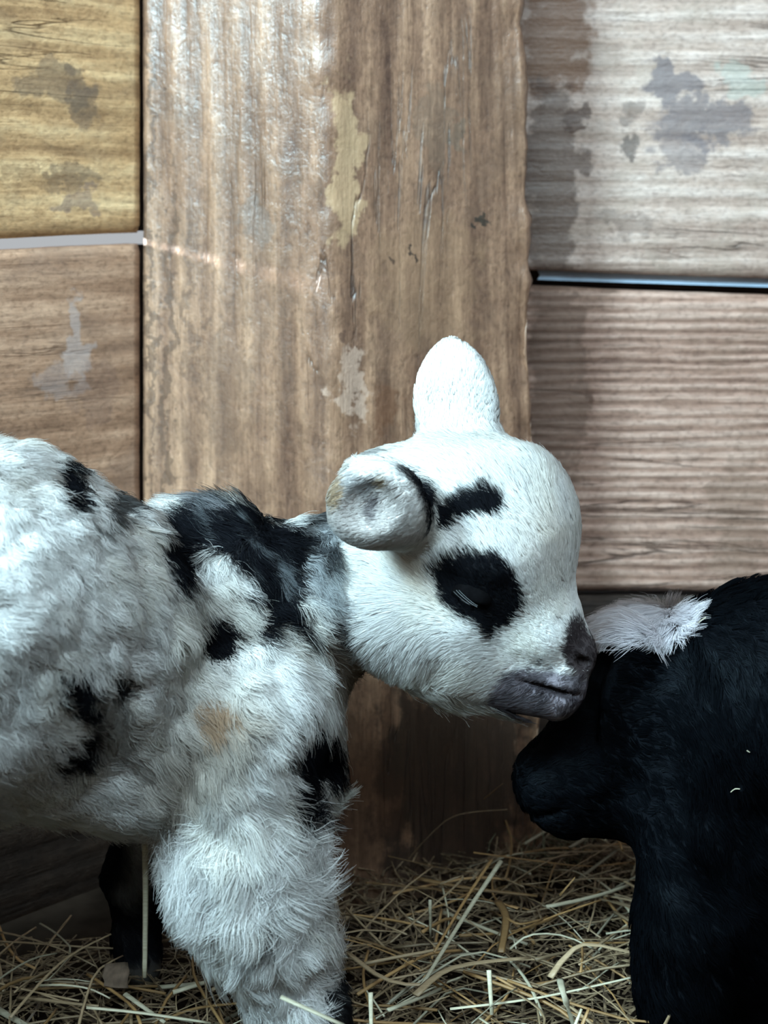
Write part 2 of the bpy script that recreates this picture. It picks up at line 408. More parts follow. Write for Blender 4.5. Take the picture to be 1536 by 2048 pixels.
# the post: square timber turned with one arris towards the viewer
def build_post():
    A = np.array(WL_O); B = np.array([(652-CX)/F*0.882, 0.882]); C = np.array([(1050-CX)/F*0.935, 0.935])
    D = A + C - B + np.array([0, 0.0])
    nz = 150; n1 = 44
    zs = np.linspace(-0.004, 0.95, nz)
    ring = []; tpar = []
    def seg(p, q, n):
        for i in range(n):
            s = i/n; ring.append(p + (q-p)*s)
    rr = 0.006
    d1 = (B-A)/np.linalg.norm(B-A); d2 = (C-B)/np.linalg.norm(C-B)
    seg(A, B - d1*rr, n1)
    for i in range(7):
        s = i/6; ring.append((B-d1*rr)*(1-s)**2 + B*2*s*(1-s)*1.0 + (B+d2*rr)*s*s)
    seg(B + d2*rr*1.3, C - d2*0.004, n1)
    C2 = C + (D-C)/np.linalg.norm(D-C)*0.004
    for i in range(4):
        s = i/4; ring.append((C-d2*0.004)*(1-s)**2 + C*2*s*(1-s) + C2*s*s)
    seg(C2, D, 12); seg(D, A, 12)
    ring = np.array(ring); m = len(ring)
    cen = ring.mean(0)
    tang = np.roll(ring, -1, 0) - np.roll(ring, 1, 0); tang /= np.linalg.norm(tang, axis=1)[:, None]
    nor = np.stack([tang[:, 1], -tang[:, 0]], 1)
    V = np.zeros((nz, m, 3))
    for k, z in enumerate(zs): V[k, :, :2] = ring; V[k, :, 2] = z
    p = V.reshape(-1, 3)
    n3 = np.tile(np.concatenate([nor, np.zeros((m, 1))], 1), (nz, 1))
    q = p*np.array([90, 90, 7.0])
    disp = fbm(q, 1.0, 31, 3)*0.0011 + fbm(p*np.array([30, 30, 12.]), 1.0, 33, 3)*0.0012
    # worn wavy far-right edge
    dC = np.linalg.norm(p[:, :2] - C, axis=1)
    disp += np.clip(1-dC/0.02, 0, 1)*fbm(np.stack([p[:, 2]*40, p[:, 2]*0, p[:, 2]*0], 1), 1.0, 35, 4)*0.0085
    dB = np.linalg.norm(p[:, :2] - B, axis=1)
    disp += np.clip(1-dB/0.02, 0, 1)*fbm(np.stack([p[:, 2]*55, p[:, 0]*20, p[:, 2]*0], 1), 1.0, 36, 4)*0.003
    # deep scratches / fibre grooves near the right edge
    dE = np.clip(1-dC/0.045, 0, 1)
    disp -= dE*0.0018*(np.sin(dC*900 + 2*fbm(p*np.array([1, 1, 9.]), 1, 38)) > 0.45)
    p = p + n3*disp[:, None]
    # leans a hair to the right lower down, as the photograph shows
    p[:, 0] += (0.53 - p[:, 2]).clip(-0.2, 0.6)*0.028*np.clip((p[:, 0]+0.12)/0.2, 0, 1)
    f = []
    for k in range(nz-1):
        for i in range(m):
            j = (i+1) % m
            f.append((k*m+i, k*m+j, (k+1)*m+j, (k+1)*m+i))
    f.append(tuple(range(m))[::-1]); f.append(tuple((nz-1)*m + i for i in range(m)))
    return mesh('post', p - np.array([0, 0.88, 0]), f)
def pb(px, py, rpx, rpz, st, c, Y):   # stain and painted shade positions on the post (object space: x, z)
    return ((px-CX)/F*Y, zpix(py, Y), rpx/F*Y, rpz/F*Y, st, c)
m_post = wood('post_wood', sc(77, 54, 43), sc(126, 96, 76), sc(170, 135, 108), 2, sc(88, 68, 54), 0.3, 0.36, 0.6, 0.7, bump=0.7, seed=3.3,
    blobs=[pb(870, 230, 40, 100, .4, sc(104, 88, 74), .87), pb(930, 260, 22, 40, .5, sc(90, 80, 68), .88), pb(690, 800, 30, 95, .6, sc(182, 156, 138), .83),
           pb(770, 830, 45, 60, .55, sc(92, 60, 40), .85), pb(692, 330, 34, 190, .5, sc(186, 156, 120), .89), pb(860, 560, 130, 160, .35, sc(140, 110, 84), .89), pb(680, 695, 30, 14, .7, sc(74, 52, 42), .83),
           pb(335, 700, 14, 420, .55, sc(62, 46, 36), .92), pb(300, 500, 8, 600, .55, sc(58, 42, 33), .93), pb(380, 650, 12, 240, .4, sc(70, 52, 42), .91), pb(440, 800, 60, 160, .35, sc(80, 60, 48), .9), pb(915, 1570, 190, 270, .9, sc(50, 39, 33), .9), pb(735, 1600, 70, 160, .5, sc(78, 56, 44), .88), pb(500, 440, 40, 50, .4, sc(100, 90, 84), .86), pb(960, 448, 7, 12, .95, sc(44, 38, 30), .9), pb(833, 520, 5, 12, .9, sc(50, 38, 30), .87),  # largest dark blob, low on the post: painted shade below the lambs' heads
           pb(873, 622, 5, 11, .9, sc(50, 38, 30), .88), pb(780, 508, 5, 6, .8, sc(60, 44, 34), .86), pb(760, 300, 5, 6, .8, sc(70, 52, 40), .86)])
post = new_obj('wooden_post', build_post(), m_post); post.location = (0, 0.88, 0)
tag(post, 'rough square timber post between the two plank walls', 'post')

# ------------------------------------------------------------------ implicit surfaces (for the animals)
def sd_ellipsoid(p, c, r, M=None):
    q = p - c
    if M is not None: q = q @ M
    k0 = np.sqrt(((q/r)**2).sum(-1)); k1 = np.sqrt(((q/(r*r))**2).sum(-1)) + 1e-9
    return k0*(k0-1)/k1
def sd_cone(p, a, b, ra, rb):
    ab = b - a; t = np.clip(((p-a) @ ab)/(ab @ ab), 0, 1)
    return np.sqrt(((p - a - t[..., None]*ab)**2).sum(-1)) - (ra + (rb-ra)*t)
def rotY(deg):     # columns are local axes: rotate clockwise on screen by deg (x right, z up)
    a = math.radians(deg); c, s = math.cos(a), math.sin(a)
    return np.array([[c, 0, s], [0, 1, 0], [-s, 0, c]])

class Shape:
    def __init__(s): s.pr = []
    def ell(s, px, py, Y, rx, rz, rd, rot=0, k=0.012, sub=False, M=None):
        c = P(px, py, Y); r = np.array([R(rx, Y), R(rd, Y), R(rz, Y)])
        s.pr.append(('e', c, r, rotY(rot) if M is None else M, k, sub)); return s
    def cone(s, a, b, k=0.012, sub=False):
        (x0, y0, Y0, r0), (x1, y1, Y1, r1) = a, b
        s.pr.append(('c', P(x0, y0, Y0), P(x1, y1, Y1), R(r0, Y0), R(r1, Y1), k, sub)); return s
    def chain(s, pts, k=0.012):
        for a, b in zip(pts[:-1], pts[1:]): s.cone(a, b, k)
        return s
    def wcone(s, a, b, ra, rb, k=0.012):
        s.pr.append(('c', np.array(a, float), np.array(b, float), ra, rb, k, False)); return s
    def bbox(s, pr):
        if pr[0] == 'e':
            m = max(pr[2]); return pr[1]-m, pr[1]+m
        m = max(pr[3], pr[4]); return np.minimum(pr[1], pr[2])-m, np.maximum(pr[1], pr[2])+m
    def mesh(s, h, lump=None):
        lo = np.min([s.bbox(p)[0] for p in s.pr if not p[-1]], 0) - 4*h
        hi = np.max([s.bbox(p)[1] for p in s.pr if not p[-1]], 0) + 4*h
        n = np.ceil((hi-lo)/h).astype(int) + 1
        D = np.full(n, 0.05, dtype=np.float32)
        ax = [lo[i] + h*np.arange(n[i]) for i in range(3)]
        for pr in s.pr:
            sub = pr[-1]; k = pr[-2] if pr[0] == 'c' else pr[4]
            b0, b1 = s.bbox(pr); mar = k + 0.012
            i0 = np.clip(np.floor((b0-mar-lo)/h).astype(int), 0, n-1); i1 = np.clip(np.ceil((b1+mar-lo)/h).astype(int)+1, 1, n)
            g = np.stack(np.meshgrid(*[ax[i][i0[i]:i1[i]].astype(np.float32) for i in range(3)], indexing='ij'), -1)
            if pr[0] == 'e': d = sd_ellipsoid(g, pr[1].astype(np.float32), pr[2].astype(np.float32), pr[3].astype(np.float32))
            else: d = sd_cone(g, pr[1].astype(np.float32), pr[2].astype(np.float32), pr[3], pr[4])
            sl_ = tuple(slice(i0[i], i1[i]) for i in range(3)); o = D[sl_]
            if sub: d = -d; hh = np.clip(0.5 - 0.5*(d-o)/k*-1, 0, 1) if False else np.clip(0.5 + 0.5*(d-o)/k, 0, 1); D[sl_] = o*(1-hh) + d*hh + k*hh*(1-hh)
            else: hh = np.clip(0.5 + 0.5*(o-d)/k, 0, 1); D[sl_] = o*(1-hh) + d*hh - k*hh*(1-hh)
        # surface nets
        ins = D < 0
        c = [ins[a:n[0]-1+a, b:n[1]-1+b, e:n[2]-1+e] for a in (0, 1) for b in (0, 1) for e in (0, 1)]
        sm = sum(x.astype(np.uint8) for x in c); act = (sm > 0) & (sm < 8)
        ci = np.argwhere(act); vid = np.full(act.shape, -1, dtype=np.int64); vid[act] = np.arange(len(ci))
        acc = np.zeros((len(ci), 3)); cnt = np.zeros(len(ci))
        cor = [np.array([a, b, e]) for a in (0, 1) for b in (0, 1) for e in (0, 1)]
        dv = [D[ci[:, 0]+q[0], ci[:, 1]+q[1], ci[:, 2]+q[2]].astype(np.float64) for q in cor]
        for i in range(8):
            for j in range(i+1, 8):
                if np.abs(cor[i]-cor[j]).sum() != 1: continue
                cr = (dv[i] < 0) != (dv[j] < 0); tt = np.zeros(len(ci)); tt[cr] = dv[i][cr]/(dv[i][cr]-dv[j][cr])
                acc[cr] += cor[i] + tt[cr][:, None]*(cor[j]-cor[i]); cnt += cr
        V = (ci + acc/cnt[:, None])*h + lo
        Fc = []
        for d_ in range(3):
            u, w = [(1, 2), (2, 0), (0, 1)][d_]
            s0 = [slice(None)]*3; s1 = [slice(None)]*3
            s0[d_] = slice(0, n[d_]-1); s1[d_] = slice(1, n[d_])
            a, b = ins[tuple(s0)], ins[tuple(s1)]
            e = np.argwhere(a != b); e = e[(e[:, u] > 0) & (e[:, w] > 0) & (e[:, u] < n[u]-1) & (e[:, w] < n[w]-1)]
            fl = a[e[:, 0], e[:, 1], e[:, 2]]
            eu = np.zeros(3, int); eu[u] = 1; ew = np.zeros(3, int); ew[w] = 1
            g = lambda q: vid[q[:, 0], q[:, 1], q[:, 2]]
            quad = np.stack([g(e-eu-ew), g(e-ew), g(e), g(e-eu)], 1)
            quad[~fl] = quad[~fl][:, ::-1]; Fc.append(quad)
        return V, np.vstack(Fc)

def vnormals(V, Q):
    a, b, c, d = (V[Q[:, i]] for i in range(4))
    fn = np.cross(c-a, d-b)
    N = np.zeros_like(V)
    for i in range(4): np.add.at(N, Q[:, i], fn)
    return N/(np.linalg.norm(N, axis=1)[:, None]+1e-12)

def quads_mesh(name, V, Q):
    me = bpy.data.meshes.new(name)
    me.vertices.add(len(V)); me.vertices.foreach_set('co', V.astype(np.float32).ravel())
    me.loops.add(Q.size); me.loops.foreach_set('vertex_index', Q.astype(np.int32).ravel())
    me.polygons.add(len(Q)); me.polygons.foreach_set('loop_start', (np.arange(len(Q))*4).astype(np.int32))
    me.update(calc_edges=True); me.validate()
    return me

def poly_sd(u, v, poly):
    """signed pixel distance to a polygon, negative inside"""
    poly = np.array(poly, float); n = len(poly)
    d = np.full(u.shape, 1e9); inside = np.zeros(u.shape, bool)
    for i in range(n):
        x0, y0 = poly[i]; x1, y1 = poly[(i+1) % n]
        ex, ey = x1-x0, y1-y0
        t = np.clip(((u-x0)*ex + (v-y0)*ey)/(ex*ex+ey*ey), 0, 1)
        d = np.minimum(d, np.hypot(u-x0-t*ex, v-y0-t*ey))
        c = ((y0 > v) != (y1 > v)) & (u < (x1-x0)*(v-y0)/((y1-y0) if y1 != y0 else 1e-9) + x0)
        inside ^= c
    return np.where(inside, -d, d)
def ell_sd(u, v, x, y, rx, ry, rot=0):
    a = math.radians(rot); c, s = math.cos(a), math.sin(a)
    du, dv = u-x, v-y; p = (du*c + dv*s)/rx; q = (-du*s + dv*c)/ry
    return (np.sqrt(p*p+q*q) - 1)*min(rx, ry)
def smooth(a, b, x):
    t = np.clip((x-a)/(b-a), 0, 1); return t*t*(3-2*t)

def make_fur(name, mat, parent, V, Q, N, count, dens, spec, K=6, clump_frac=0.03, seed=1):
    """dens(u,v,p,n)->relative density; spec(u,v,p,n,rng)->dict(length,lift,flow,curl,clump,color,radius)"""
    rg = np.random.default_rng(seed)
    T = np.vstack([Q[:, [0, 1, 2]], Q[:, [0, 2, 3]]])
    ctr = V[T].mean(1); nn = N[T].mean(1)
    ar = np.linalg.norm(np.cross(V[T[:, 1]]-V[T[:, 0]], V[T[:, 2]]-V[T[:, 0]]), axis=1)
    u, v = proj(ctr)
    w = ar*dens(u, v, ctr, nn); w /= w.sum()
    ti = rg.choice(len(T), size=count, p=w)
    a, b = rg.random(count), rg.random(count); m = a+b > 1; a[m], b[m] = 1-a[m], 1-b[m]
    tv = T[ti]
    root = V[tv[:, 0]]*(1-a-b)[:, None] + V[tv[:, 1]]*a[:, None] + V[tv[:, 2]]*b[:, None]
    nr = N[tv[:, 0]]*(1-a-b)[:, None] + N[tv[:, 1]]*a[:, None] + N[tv[:, 2]]*b[:, None]
    nr /= np.linalg.norm(nr, axis=1)[:, None]
    u, v = proj(root)
    S = spec(u, v, root, nr, rg)
    fl = S['flow'] - (S['flow']*nr).sum(1)[:, None]*nr
    fl /= np.linalg.norm(fl, axis=1)[:, None] + 1e-6
    fl += rg.normal(0, 1, fl.shape)*S['mess'][:, None]
    # coherent swirl
    sw = np.stack([fbm(root, S.get('swirl_scale', 70), 91, 2), fbm(root, S.get('swirl_scale', 70), 92, 2), fbm(root, S.get('swirl_scale', 70), 93, 2)], 1)
    fl += sw*S['swirl'][:, None]
    fl -= (fl*nr).sum(1)[:, None]*nr
    fl /= np.linalg.norm(fl, axis=1)[:, None] + 1e-6
    L = S['length'][:, None]; lift = S['lift'][:, None]
    s = np.linspace(0, 1, K)
    side = np.cross(nr, fl)
    ph = rg.random(count)*0.8 + 6.28*vnoise(root, 160, 77)
    pts = np.zeros((count, K, 3))
    for k in range(K):
        t = s[k]
        # rises at first, then bends over along the flow
        up = lift*(t - 0.45*t*t); al = (1-lift*0.55)*(0.35*t + 0.65*t*t)
        q = root + L*(nr*up + fl*al)
        cu = S['curl'][:, None]*L*t*np.sin(ph + t*S['turns']*6.28)[:, None]
        cu2 = S['curl'][:, None]*L*t*np.cos(ph + t*S['turns']*6.28)[:, None]
        pts[:, k] = q + side*cu + nr*cu2*0.5
    # clumps
    nc = max(int(count*clump_frac), 2)
    ci = rg.choice(count, nc, replace=False)
    kd = KDTree(nc)
    for i, c in enumerate(ci): kd.insert(root[c], i)
    kd.balance()
    near = np.fromiter((kd.find(r)[1] for r in root), dtype=np.int64, count=count)
    g = ci[near]
    for k in range(1, K):
        wgt = (S['clump']*s[k]**1.3)[:, None]
        pts[:, k] = pts[:, k]*(1-wgt) + pts[g, k]*wgt
    # strands stay outside the skin they grow from
    hc = bpy.data.hair_curves.new(name)
    hc.add_curves([K]*count)
    hc.position_data.foreach_set('vector', pts.astype(np.float32).ravel())
    ra = hc.attributes.get('radius') or hc.attributes.new('radius', 'FLOAT', 'POINT')
    rad = S['radius'][:, None]*(1 - 0.75*s**2)[None, :]
    ra.data.foreach_set('value', rad.astype(np.float32).ravel())
    ca = hc.attributes.new('coat', 'FLOAT_COLOR', 'CURVE')
    colr = np.concatenate([S['color'], np.ones((count, 1))], 1)
    ca.data.foreach_set('color', colr.astype(np.float32).ravel())
    na = hc.attributes.new('root_normal', 'FLOAT_VECTOR', 'CURVE')
    # tilt of every lock shows in the light it takes
    tip = pts[:, -1] - pts[:, 0]; tip /= np.linalg.norm(tip, axis=1)[:, None] + 1e-9
    nsh = nr + 0.55*(tip - (tip*nr).sum(1)[:, None]*nr)*0.5 + rg.normal(0, 0.10, nr.shape) + sw*0.28
    nsh /= np.linalg.norm(nsh, axis=1)[:, None]
    na.data.foreach_set('vector', nsh.astype(np.float32).ravel())
    hc.materials.append(mat)
    o = bpy.data.objects.new(name, hc); COL.objects.link(o); o.parent = parent
    o['kind'] = 'stuff'
    return o

def in_view(u, v, n, back=0.3):
    iv = (u > -150) & (u < 1690) & (v > -60) & (v < 2150)
    d = np.where(iv, 1.0, 0.2)
    return d*np.where(n[:, 1] < 0.25, 1.0, back)

# ------------------------------------------------------------------ the spotted lamb
def spotted_lamb():
    s = Shape(); Y = 0.73
    K1 = 0.014
    # trunk: hips (out of frame, nearer) -> ribs -> shoulder
    hip = np.array([-0.315, 0.615, 0.205])
    s.wcone(hip, P(-40, 1235, 0.685), 0.068, 0.073, 0.02)
    s.cone((-40, 1235, .685, 318), (150, 1262, .707, 262), 0.02)
    s.cone((40, 1450, .69, 150), (260, 1500, .71, 150), 0.02)
    s.ell(455, 1265, .745, 185, 245, 165, 0, 0.012)
    s.ell(395, 1090, .748, 110, 85, 110, 15, 0.014)
    # neck and chest
    s.cone((520, 1235, .755, 150), (745, 1165, .742, 138), 0.016)
    s.cone((560, 1330, .745, 120), (585, 1530, .73, 92), 0.016)
    # near foreleg
    s.chain([(480, 1440, .715, 160), (497, 1720, .70, 122), (535, 1860, .70, 98), (600, 2010, .70, 72), (640, 2110, .70, 52)], 0.016)
    s.cone((640, 2110, .70, 50), (662, 2150, .695, 44), 0.006)
    # far foreleg
    s.chain([(370, 1540, .79, 95), (275, 1760, .80, 56), (270, 1890, .80, 42)], 0.014)
    s.cone((270, 1890, .80, 42), (285, 1930, .795, 38), 0.006)
    # hind legs and tail (out of frame)
    u_ = np.array([.86, .51, 0]); pp = np.array([.51, -.86, 0])
    for sd in (1, -1):
        b = hip + pp*0.036*sd
        st = b + u_*0.028 + [0, 0, -0.085]; hk = b - u_*0.030 + [0, 0, -0.135]; ft = b - u_*0.012 + [0, 0, -0.193]
        s.wcone(b + [0, 0, -0.02], st, 0.045, 0.028); s.wcone(st, hk, 0.026, 0.013); s.wcone(hk, ft, 0.012, 0.011)
    s.wcone(hip - u_*0.062 + [0, 0, 0.03], hip - u_*0.09 + [0, 0, -0.06], 0.014, 0.009)
    # head
    s.ell(962, 1052, Y, 188, 168, 142, 0, K1)
    s.ell(850, 1010, Y, 125, 108, 120, 0, K1)
    s.ell(775, 975, Y, 80, 66, 70, 0, K1)
    s.ell(885, 1225, Y, 170, 152, 112, 20, K1)
    s.cone((1005, 1110, Y, 142), (1078, 1235, Y, 82), K1)
    s.cone((1070, 1240, Y, 84), (1124, 1308, Y, 54), 0.01)
    s.ell(1158, 1296, Y, 32, 48, 42, -18, 0.006)
    s.ell(1098, 1356, Y, 74, 36, 52, 18, 0.010)
    s.cone((925, 1318, Y, 84), (1112, 1396, Y, 42), 0.010)
    # brow above the eye, socket, cheek bone
    s.ell(950, 1120, Y-.031, 60, 30, 30, 12, 0.008)
    s.ell(945, 1190, Y-.049, 42, 26, 30, 18, 0.008, sub=True)
    # nostril and mouth
    s.ell(1168, 1326, Y-.011, 17, 9, 26, 35, 0.003, sub=True)
    s.ell(1116, 1390, Y-.018, 76, 5.5, 60, 18, 0.003, sub=True)
    # far ear, upright on the crown
    c, sn = math.cos(math.radians(28)), math.sin(math.radians(28))
    s.ell(914, 822, Y+.018, 88, 96, 20, -2, 0.010, M=rotY(-2) @ np.array([[c, sn, 0], [-sn, c, 0], [0, 0, 1.]]))
    s.ell(906, 768, Y+.020, 66, 88, 18, -2, 0.010, M=rotY(-2) @ np.array([[c, sn, 0], [-sn, c, 0], [0, 0, 1.]]))
    s.ell(914, 890, Y+.014, 66, 50, 40, 0, 0.012)
    # near ear, cupped and hanging back towards the viewer
    s.ell(752, 1010, Y-.050, 100, 86, 62, -8, 0.010)
    s.ell(800, 1040, Y-.034, 60, 55, 60, 0, 0.012)
    s.ell(736, 1012, Y-.069, 80, 66, 66, -10, 0.003, sub=True)
    V, Q = s.mesh(0.0016)
    N = vnormals(V, Q)
    u, v = proj(V)
    body = smooth(690, 620, u) + smooth(1400, 1480, v)*(u < 760); body = np.clip(body, 0, 1)
    V = V + N*(body*(fbm(V, 55, 5, 3)*0.0045))[:, None]
    N = vnormals(V, Q)

    white = np.array([0.83, 0.84, 0.825]); cream = np.array([0.85, 0.83, 0.75]); black = np.array([0.010, 0.011, 0.014])
    grey = np.array([0.26, 0.29, 0.31]); lip = np.array([0.19, 0.175, 0.20]); nose = np.array([0.055, 0.045, 0.048])
    dirt = np.array([0.46, 0.40, 0.33]); tan = np.array([0.36, 0.22, 0.12]); pink = np.array([0.46, 0.43, 0.41])
    def coat(u, v, p, jit=0.0, rg=None):
        if rg is not None:
            u = u + rg.normal(0, jit, u.shape); v = v + rg.normal(0, jit, u.shape)
        nz = fbm(p, 120, 61, 3); n2 = fbm(p, 45, 62, 3); n3 = fbm(p, 260, 63, 2)
        c = np.tile(white, (len(u), 1)).astype(float)
        def lay(mask, colr):
            nonlocal c
            m = np.clip(mask, 0, 1)[:, None]; c = c*(1-m) + np.asarray(colr)*m
        lay(0.55*smooth(-0.1, 0.5, n2), cream)
        hd = (u > 660) & (v < 1470)
        # dirty, darker wool of shoulder, elbow and neck
        lay(0.75*smooth(60, -60, poly_sd(u, v, [(300, 1480), (390, 1400), (470, 1360), (500, 1440), (440, 1580), (330, 1640), (270, 1560)]) + 40*n2), dirt)
        lay(0.8*smooth(10, -25, ell_sd(u, v, 420, 1425, 45, 40, -40) + 25*nz), tan)
        lay(0.55*smooth(20, -40, poly_sd(u, v, [(330, 1170), (400, 1140), (470, 1180), (500, 1280), (440, 1310), (370, 1240)]) + 20*nz), [0.50, 0.48, 0.43])
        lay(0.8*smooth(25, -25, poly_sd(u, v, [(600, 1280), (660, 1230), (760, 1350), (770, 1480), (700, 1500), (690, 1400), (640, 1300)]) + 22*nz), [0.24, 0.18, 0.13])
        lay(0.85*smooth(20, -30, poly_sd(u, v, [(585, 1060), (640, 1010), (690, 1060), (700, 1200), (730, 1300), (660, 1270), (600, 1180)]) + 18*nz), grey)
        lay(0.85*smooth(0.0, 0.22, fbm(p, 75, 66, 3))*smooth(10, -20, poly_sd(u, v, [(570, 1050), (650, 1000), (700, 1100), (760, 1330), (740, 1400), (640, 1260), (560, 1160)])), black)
        # black over withers and shoulder
        mot = 30*n2 + 20*nz
        sd = poly_sd(u, v, [(300, 1058), (345, 1070), (372, 1050), (390, 1000), (440, 985), (530, 1020), (600, 1090), (590, 1150), (610, 1240), (632, 1262), (600, 1290), (560, 1250),
                            (525, 1285), (490, 1262), (505, 1200), (470, 1190), (500, 1150), (450, 1112), (400, 1122), (345, 1165), (310, 1110)])
        lay(smooth(12, -8, sd + mot*0.55), black)
        lay(0.6*smooth(0.12, 0.4, fbm(p, 100, 71, 2))*smooth(0, -20, sd)*smooth(420, 460, u), grey)
        lay(0.6*smooth(6, -10, ell_sd(u, v, 425, 1015, 60, 16, 20) + 26*nz), [0.55, 0.57, 0.60])
        for (x, y, rx, ry, rt, st) in [(127, 968, 24, 46, -20, 1), (228, 1003, 30, 24, 20, .75), (205, 1050, 14, 16, 0, .5), (425, 1265, 27, 44, -22, 1), (150, 1360, 30, 32, 0, 1),
                                       (232, 1357, 11, 24, -25, .85), (166, 1407, 24, 14, 20, .9), (140, 1492, 42, 22, -25, 1), (172, 1460, 16, 34, 20, .75), (215, 1440, 34, 70, 0, .4),
                                       (626, 1500, 44, 46, 30, 1), (650, 1535, 34, 16, 25, .9), (592, 1592, 28, 36, 0, .9), (524, 1858, 16, 22, 20, .6), (585, 1878, 14, 18, 0, .35), (690, 2010, 34, 80, -12, .85),
                                       (600, 2060, 70, 26, 0, .55)]:
            lay(min(st*1.15, 1)*smooth(6, -5, ell_sd(u, v, x, y, rx*1.25, ry*1.22, rt) + 9*nz + 4*n3), black)
        # far foreleg is black
        lay(smooth(0.765, 0.785, p[:, 1])*((v > 1560) & (u < 520)), black*1.2)
        # ---- head markings
        jn = 9*nz + 5*n3
        lay(0.5*smooth(20, -30, poly_sd(u, v, [(760, 1110), (850, 1110), (880, 1210), (830, 1190)]) + jn), [0.70, 0.58, 0.42])
        lay(0.35*smooth(20, -40, ell_sd(u, v, 1090, 1090, 70, 90)), [0.82, 0.74, 0.66])
        lay(0.5*smooth(20, -30, ell_sd(u, v, 870, 1360, 110, 60)), cream)
        hm = hd.astype(float)
        lay(hm*smooth(6, -4, poly_sd(u, v, [(864, 1145), (895, 1124), (940, 1106), (955, 1112), (1000, 1118), (1033, 1150), (1050, 1190), (1042, 1232), (1010, 1258), (985, 1282), (964, 1256), (922, 1232), (888, 1208), (882, 1165)]) + jn*0.7), black)
        lay(hm*smooth(6, -5, poly_sd(u, v, [(878, 1024), (920, 1002), (985, 990), (1018, 1008), (1022, 1044), (965, 1046), (905, 1060), (880, 1056)]) + jn), black)
        lay(hm*smooth(8, -6, poly_sd(u, v, [(795, 930), (830, 940), (860, 962), (898, 985), (890, 1010), (862, 1050), (846, 1070), (850, 1010), (830, 965)]) + jn), black*1.5)
        lay(0.6*hm*smooth(6, -8, ell_sd(u, v, 735, 902, 45, 10, 10) + jn), black*3)
        lay(hm*smooth(6, -5, poly_sd(u, v, [(1128, 1300), (1138, 1245), (1155, 1228), (1168, 1246), (1215, 1300), (1215, 1345), (1160, 1356), (1136, 1330)]) + jn*0.8), nose)
        lay(hm*smooth(8, -8, poly_sd(u, v, [(978, 1412), (990, 1362), (1030, 1338), (1100, 1338), (1150, 1352), (1230, 1362), (1230, 1460), (1120, 1470), (1040, 1460)]) + jn), lip*(0.95+0.8*nz+0.4*n3)[:, None])
        for (x, y, r) in [(1080, 1326, 8), (1102, 1334, 6), (1120, 1238, 5), (1060, 1345, 9)]: lay(.8*hm*smooth(3, -3, ell_sd(u, v, x, y, r, r) + 3*nz), nose)
        lay(hm*smooth(5, -3, ell_sd(u, v, 1122, 1391, 72, 5, 17)), [0.03, 0.025, 0.03])
        # near ear: pinkish grey inside with tan rim
        en = (p[:, 1] < 0.712) & (u < 850) & (u > 640) & (v > 920) & (v < 1110)
        e = en.astype(float)
        lay(e*0.85*smooth(14, -14, ell_sd(u, v, 738, 1012, 86, 72) + jn), pink)
        lay(e*0.8*smooth(5, -5, ell_sd(u, v, 674, 985, 16, 36, 8) + jn*.6), [0.24, 0.15, 0.06])
        lay(e*0.7*smooth(5, -5, ell_sd(u, v, 764, 962, 12, 15) + jn), [0.30, 0.20, 0.08])
        lay(e*0.8*smooth(6, -6, ell_sd(u, v, 748, 1012, 10, 40, 5) + jn), [0.08, 0.07, 0.08])
        lay(e*0.4*smooth(6, -6, ell_sd(u, v, 720, 970, 40, 20) + jn), grey)
        # hooves
        lay(smooth(0.020, 0.012, p[:, 2]), [0.05, 0.045, 0.04])
        return c
    me = quads_mesh('spotted_lamb', V, Q)
    a = me.attributes.new('coat', 'FLOAT_COLOR', 'POINT')
    cc = coat(u, v, V)
    a.data.foreach_set('color', np.concatenate([cc*0.92, np.ones((len(cc), 1))], 1).astype(np.float32).ravel())
    o = new_obj('spotted_lamb', me, skin_mat('spotted_lamb_skin'))
    tag(o, 'white newborn lamb with black spots and a black eye patch, leaning to the black lamb', 'lamb')

    fm = fur_mat('lamb_wool')
    ishead = lambda u, v, p: ((u > 675) & (v < 1300 + (u-675)*0.35) & (p[:, 1] < 0.80)) | ((u > 635) & (v < 1110) & (p[:, 1] < 0.715))
    def dens_h(u, v, p, n):
        bare = smooth(10, -10, poly_sd(u, v, [(1140, 1290), (1180, 1260), (1230, 1300), (1230, 1420), (1100, 1440), (1080, 1390)]))
        return in_view(u, v, n)*ishead(u, v, p)*(1-0.65*bare)
    nosep = P(1175, 1320, Y)
    def spec_h(u, v, p, n, rg):
        m = len(u); one = np.ones(m)
        nz = fbm(p, 70, 41, 2)
        L = 0.0075*one
        crown = smooth(230, 80, np.hypot(u-1000, v-920)); L += 0.004*crown
        L *= 1 + 0.25*nz + rg.normal(0, 0.12, m)
        muzz = smooth(330, 60, np.hypot(u-1180, v-1340)); L *= 1 - 0.68*muzz
        eye = smooth(8, -8, ell_sd(u, v, 950, 1190, 90, 70)); L *= 1 - 0.35*eye
        cheek = smooth(160, 20, np.hypot(u-790, v-1290)); L *= 1 + 1.0*cheek
        back = smooth(780, 700, u)*smooth(960, 930, v); L *= 1+0.8*back
        earf = (v < 870) & (u > 820) & (u < 1010); L = np.where(earf, 0.0045, L)
        earn = (p[:, 1] < Y-.022) & (u < 860) & (v > 915) & (v < 1115); L = np.where(earn, 0.0035, L)
        flow = p - nosep; flow = flow/np.linalg.norm(flow, axis=1)[:, None]
        dn = (cheek + smooth(1200, 1350, v)*0.6)*smooth(1010, 930, u)
        flow = flow + np.array([0.1, 0, -1.0])*dn[:, None]
        tuft = smooth(90, 20, np.hypot(u-1120, v-960))
        L += 0.0015*tuft
        flow = flow*(1-tuft)[:, None] + np.array([0.35, 0, 0.9])*tuft[:, None]
        flow = np.where(earf[:, None], np.array([0., 0, 1.0]), flow)
        flow = np.where(earn[:, None], np.array([-.8, 0, -.3]), flow)
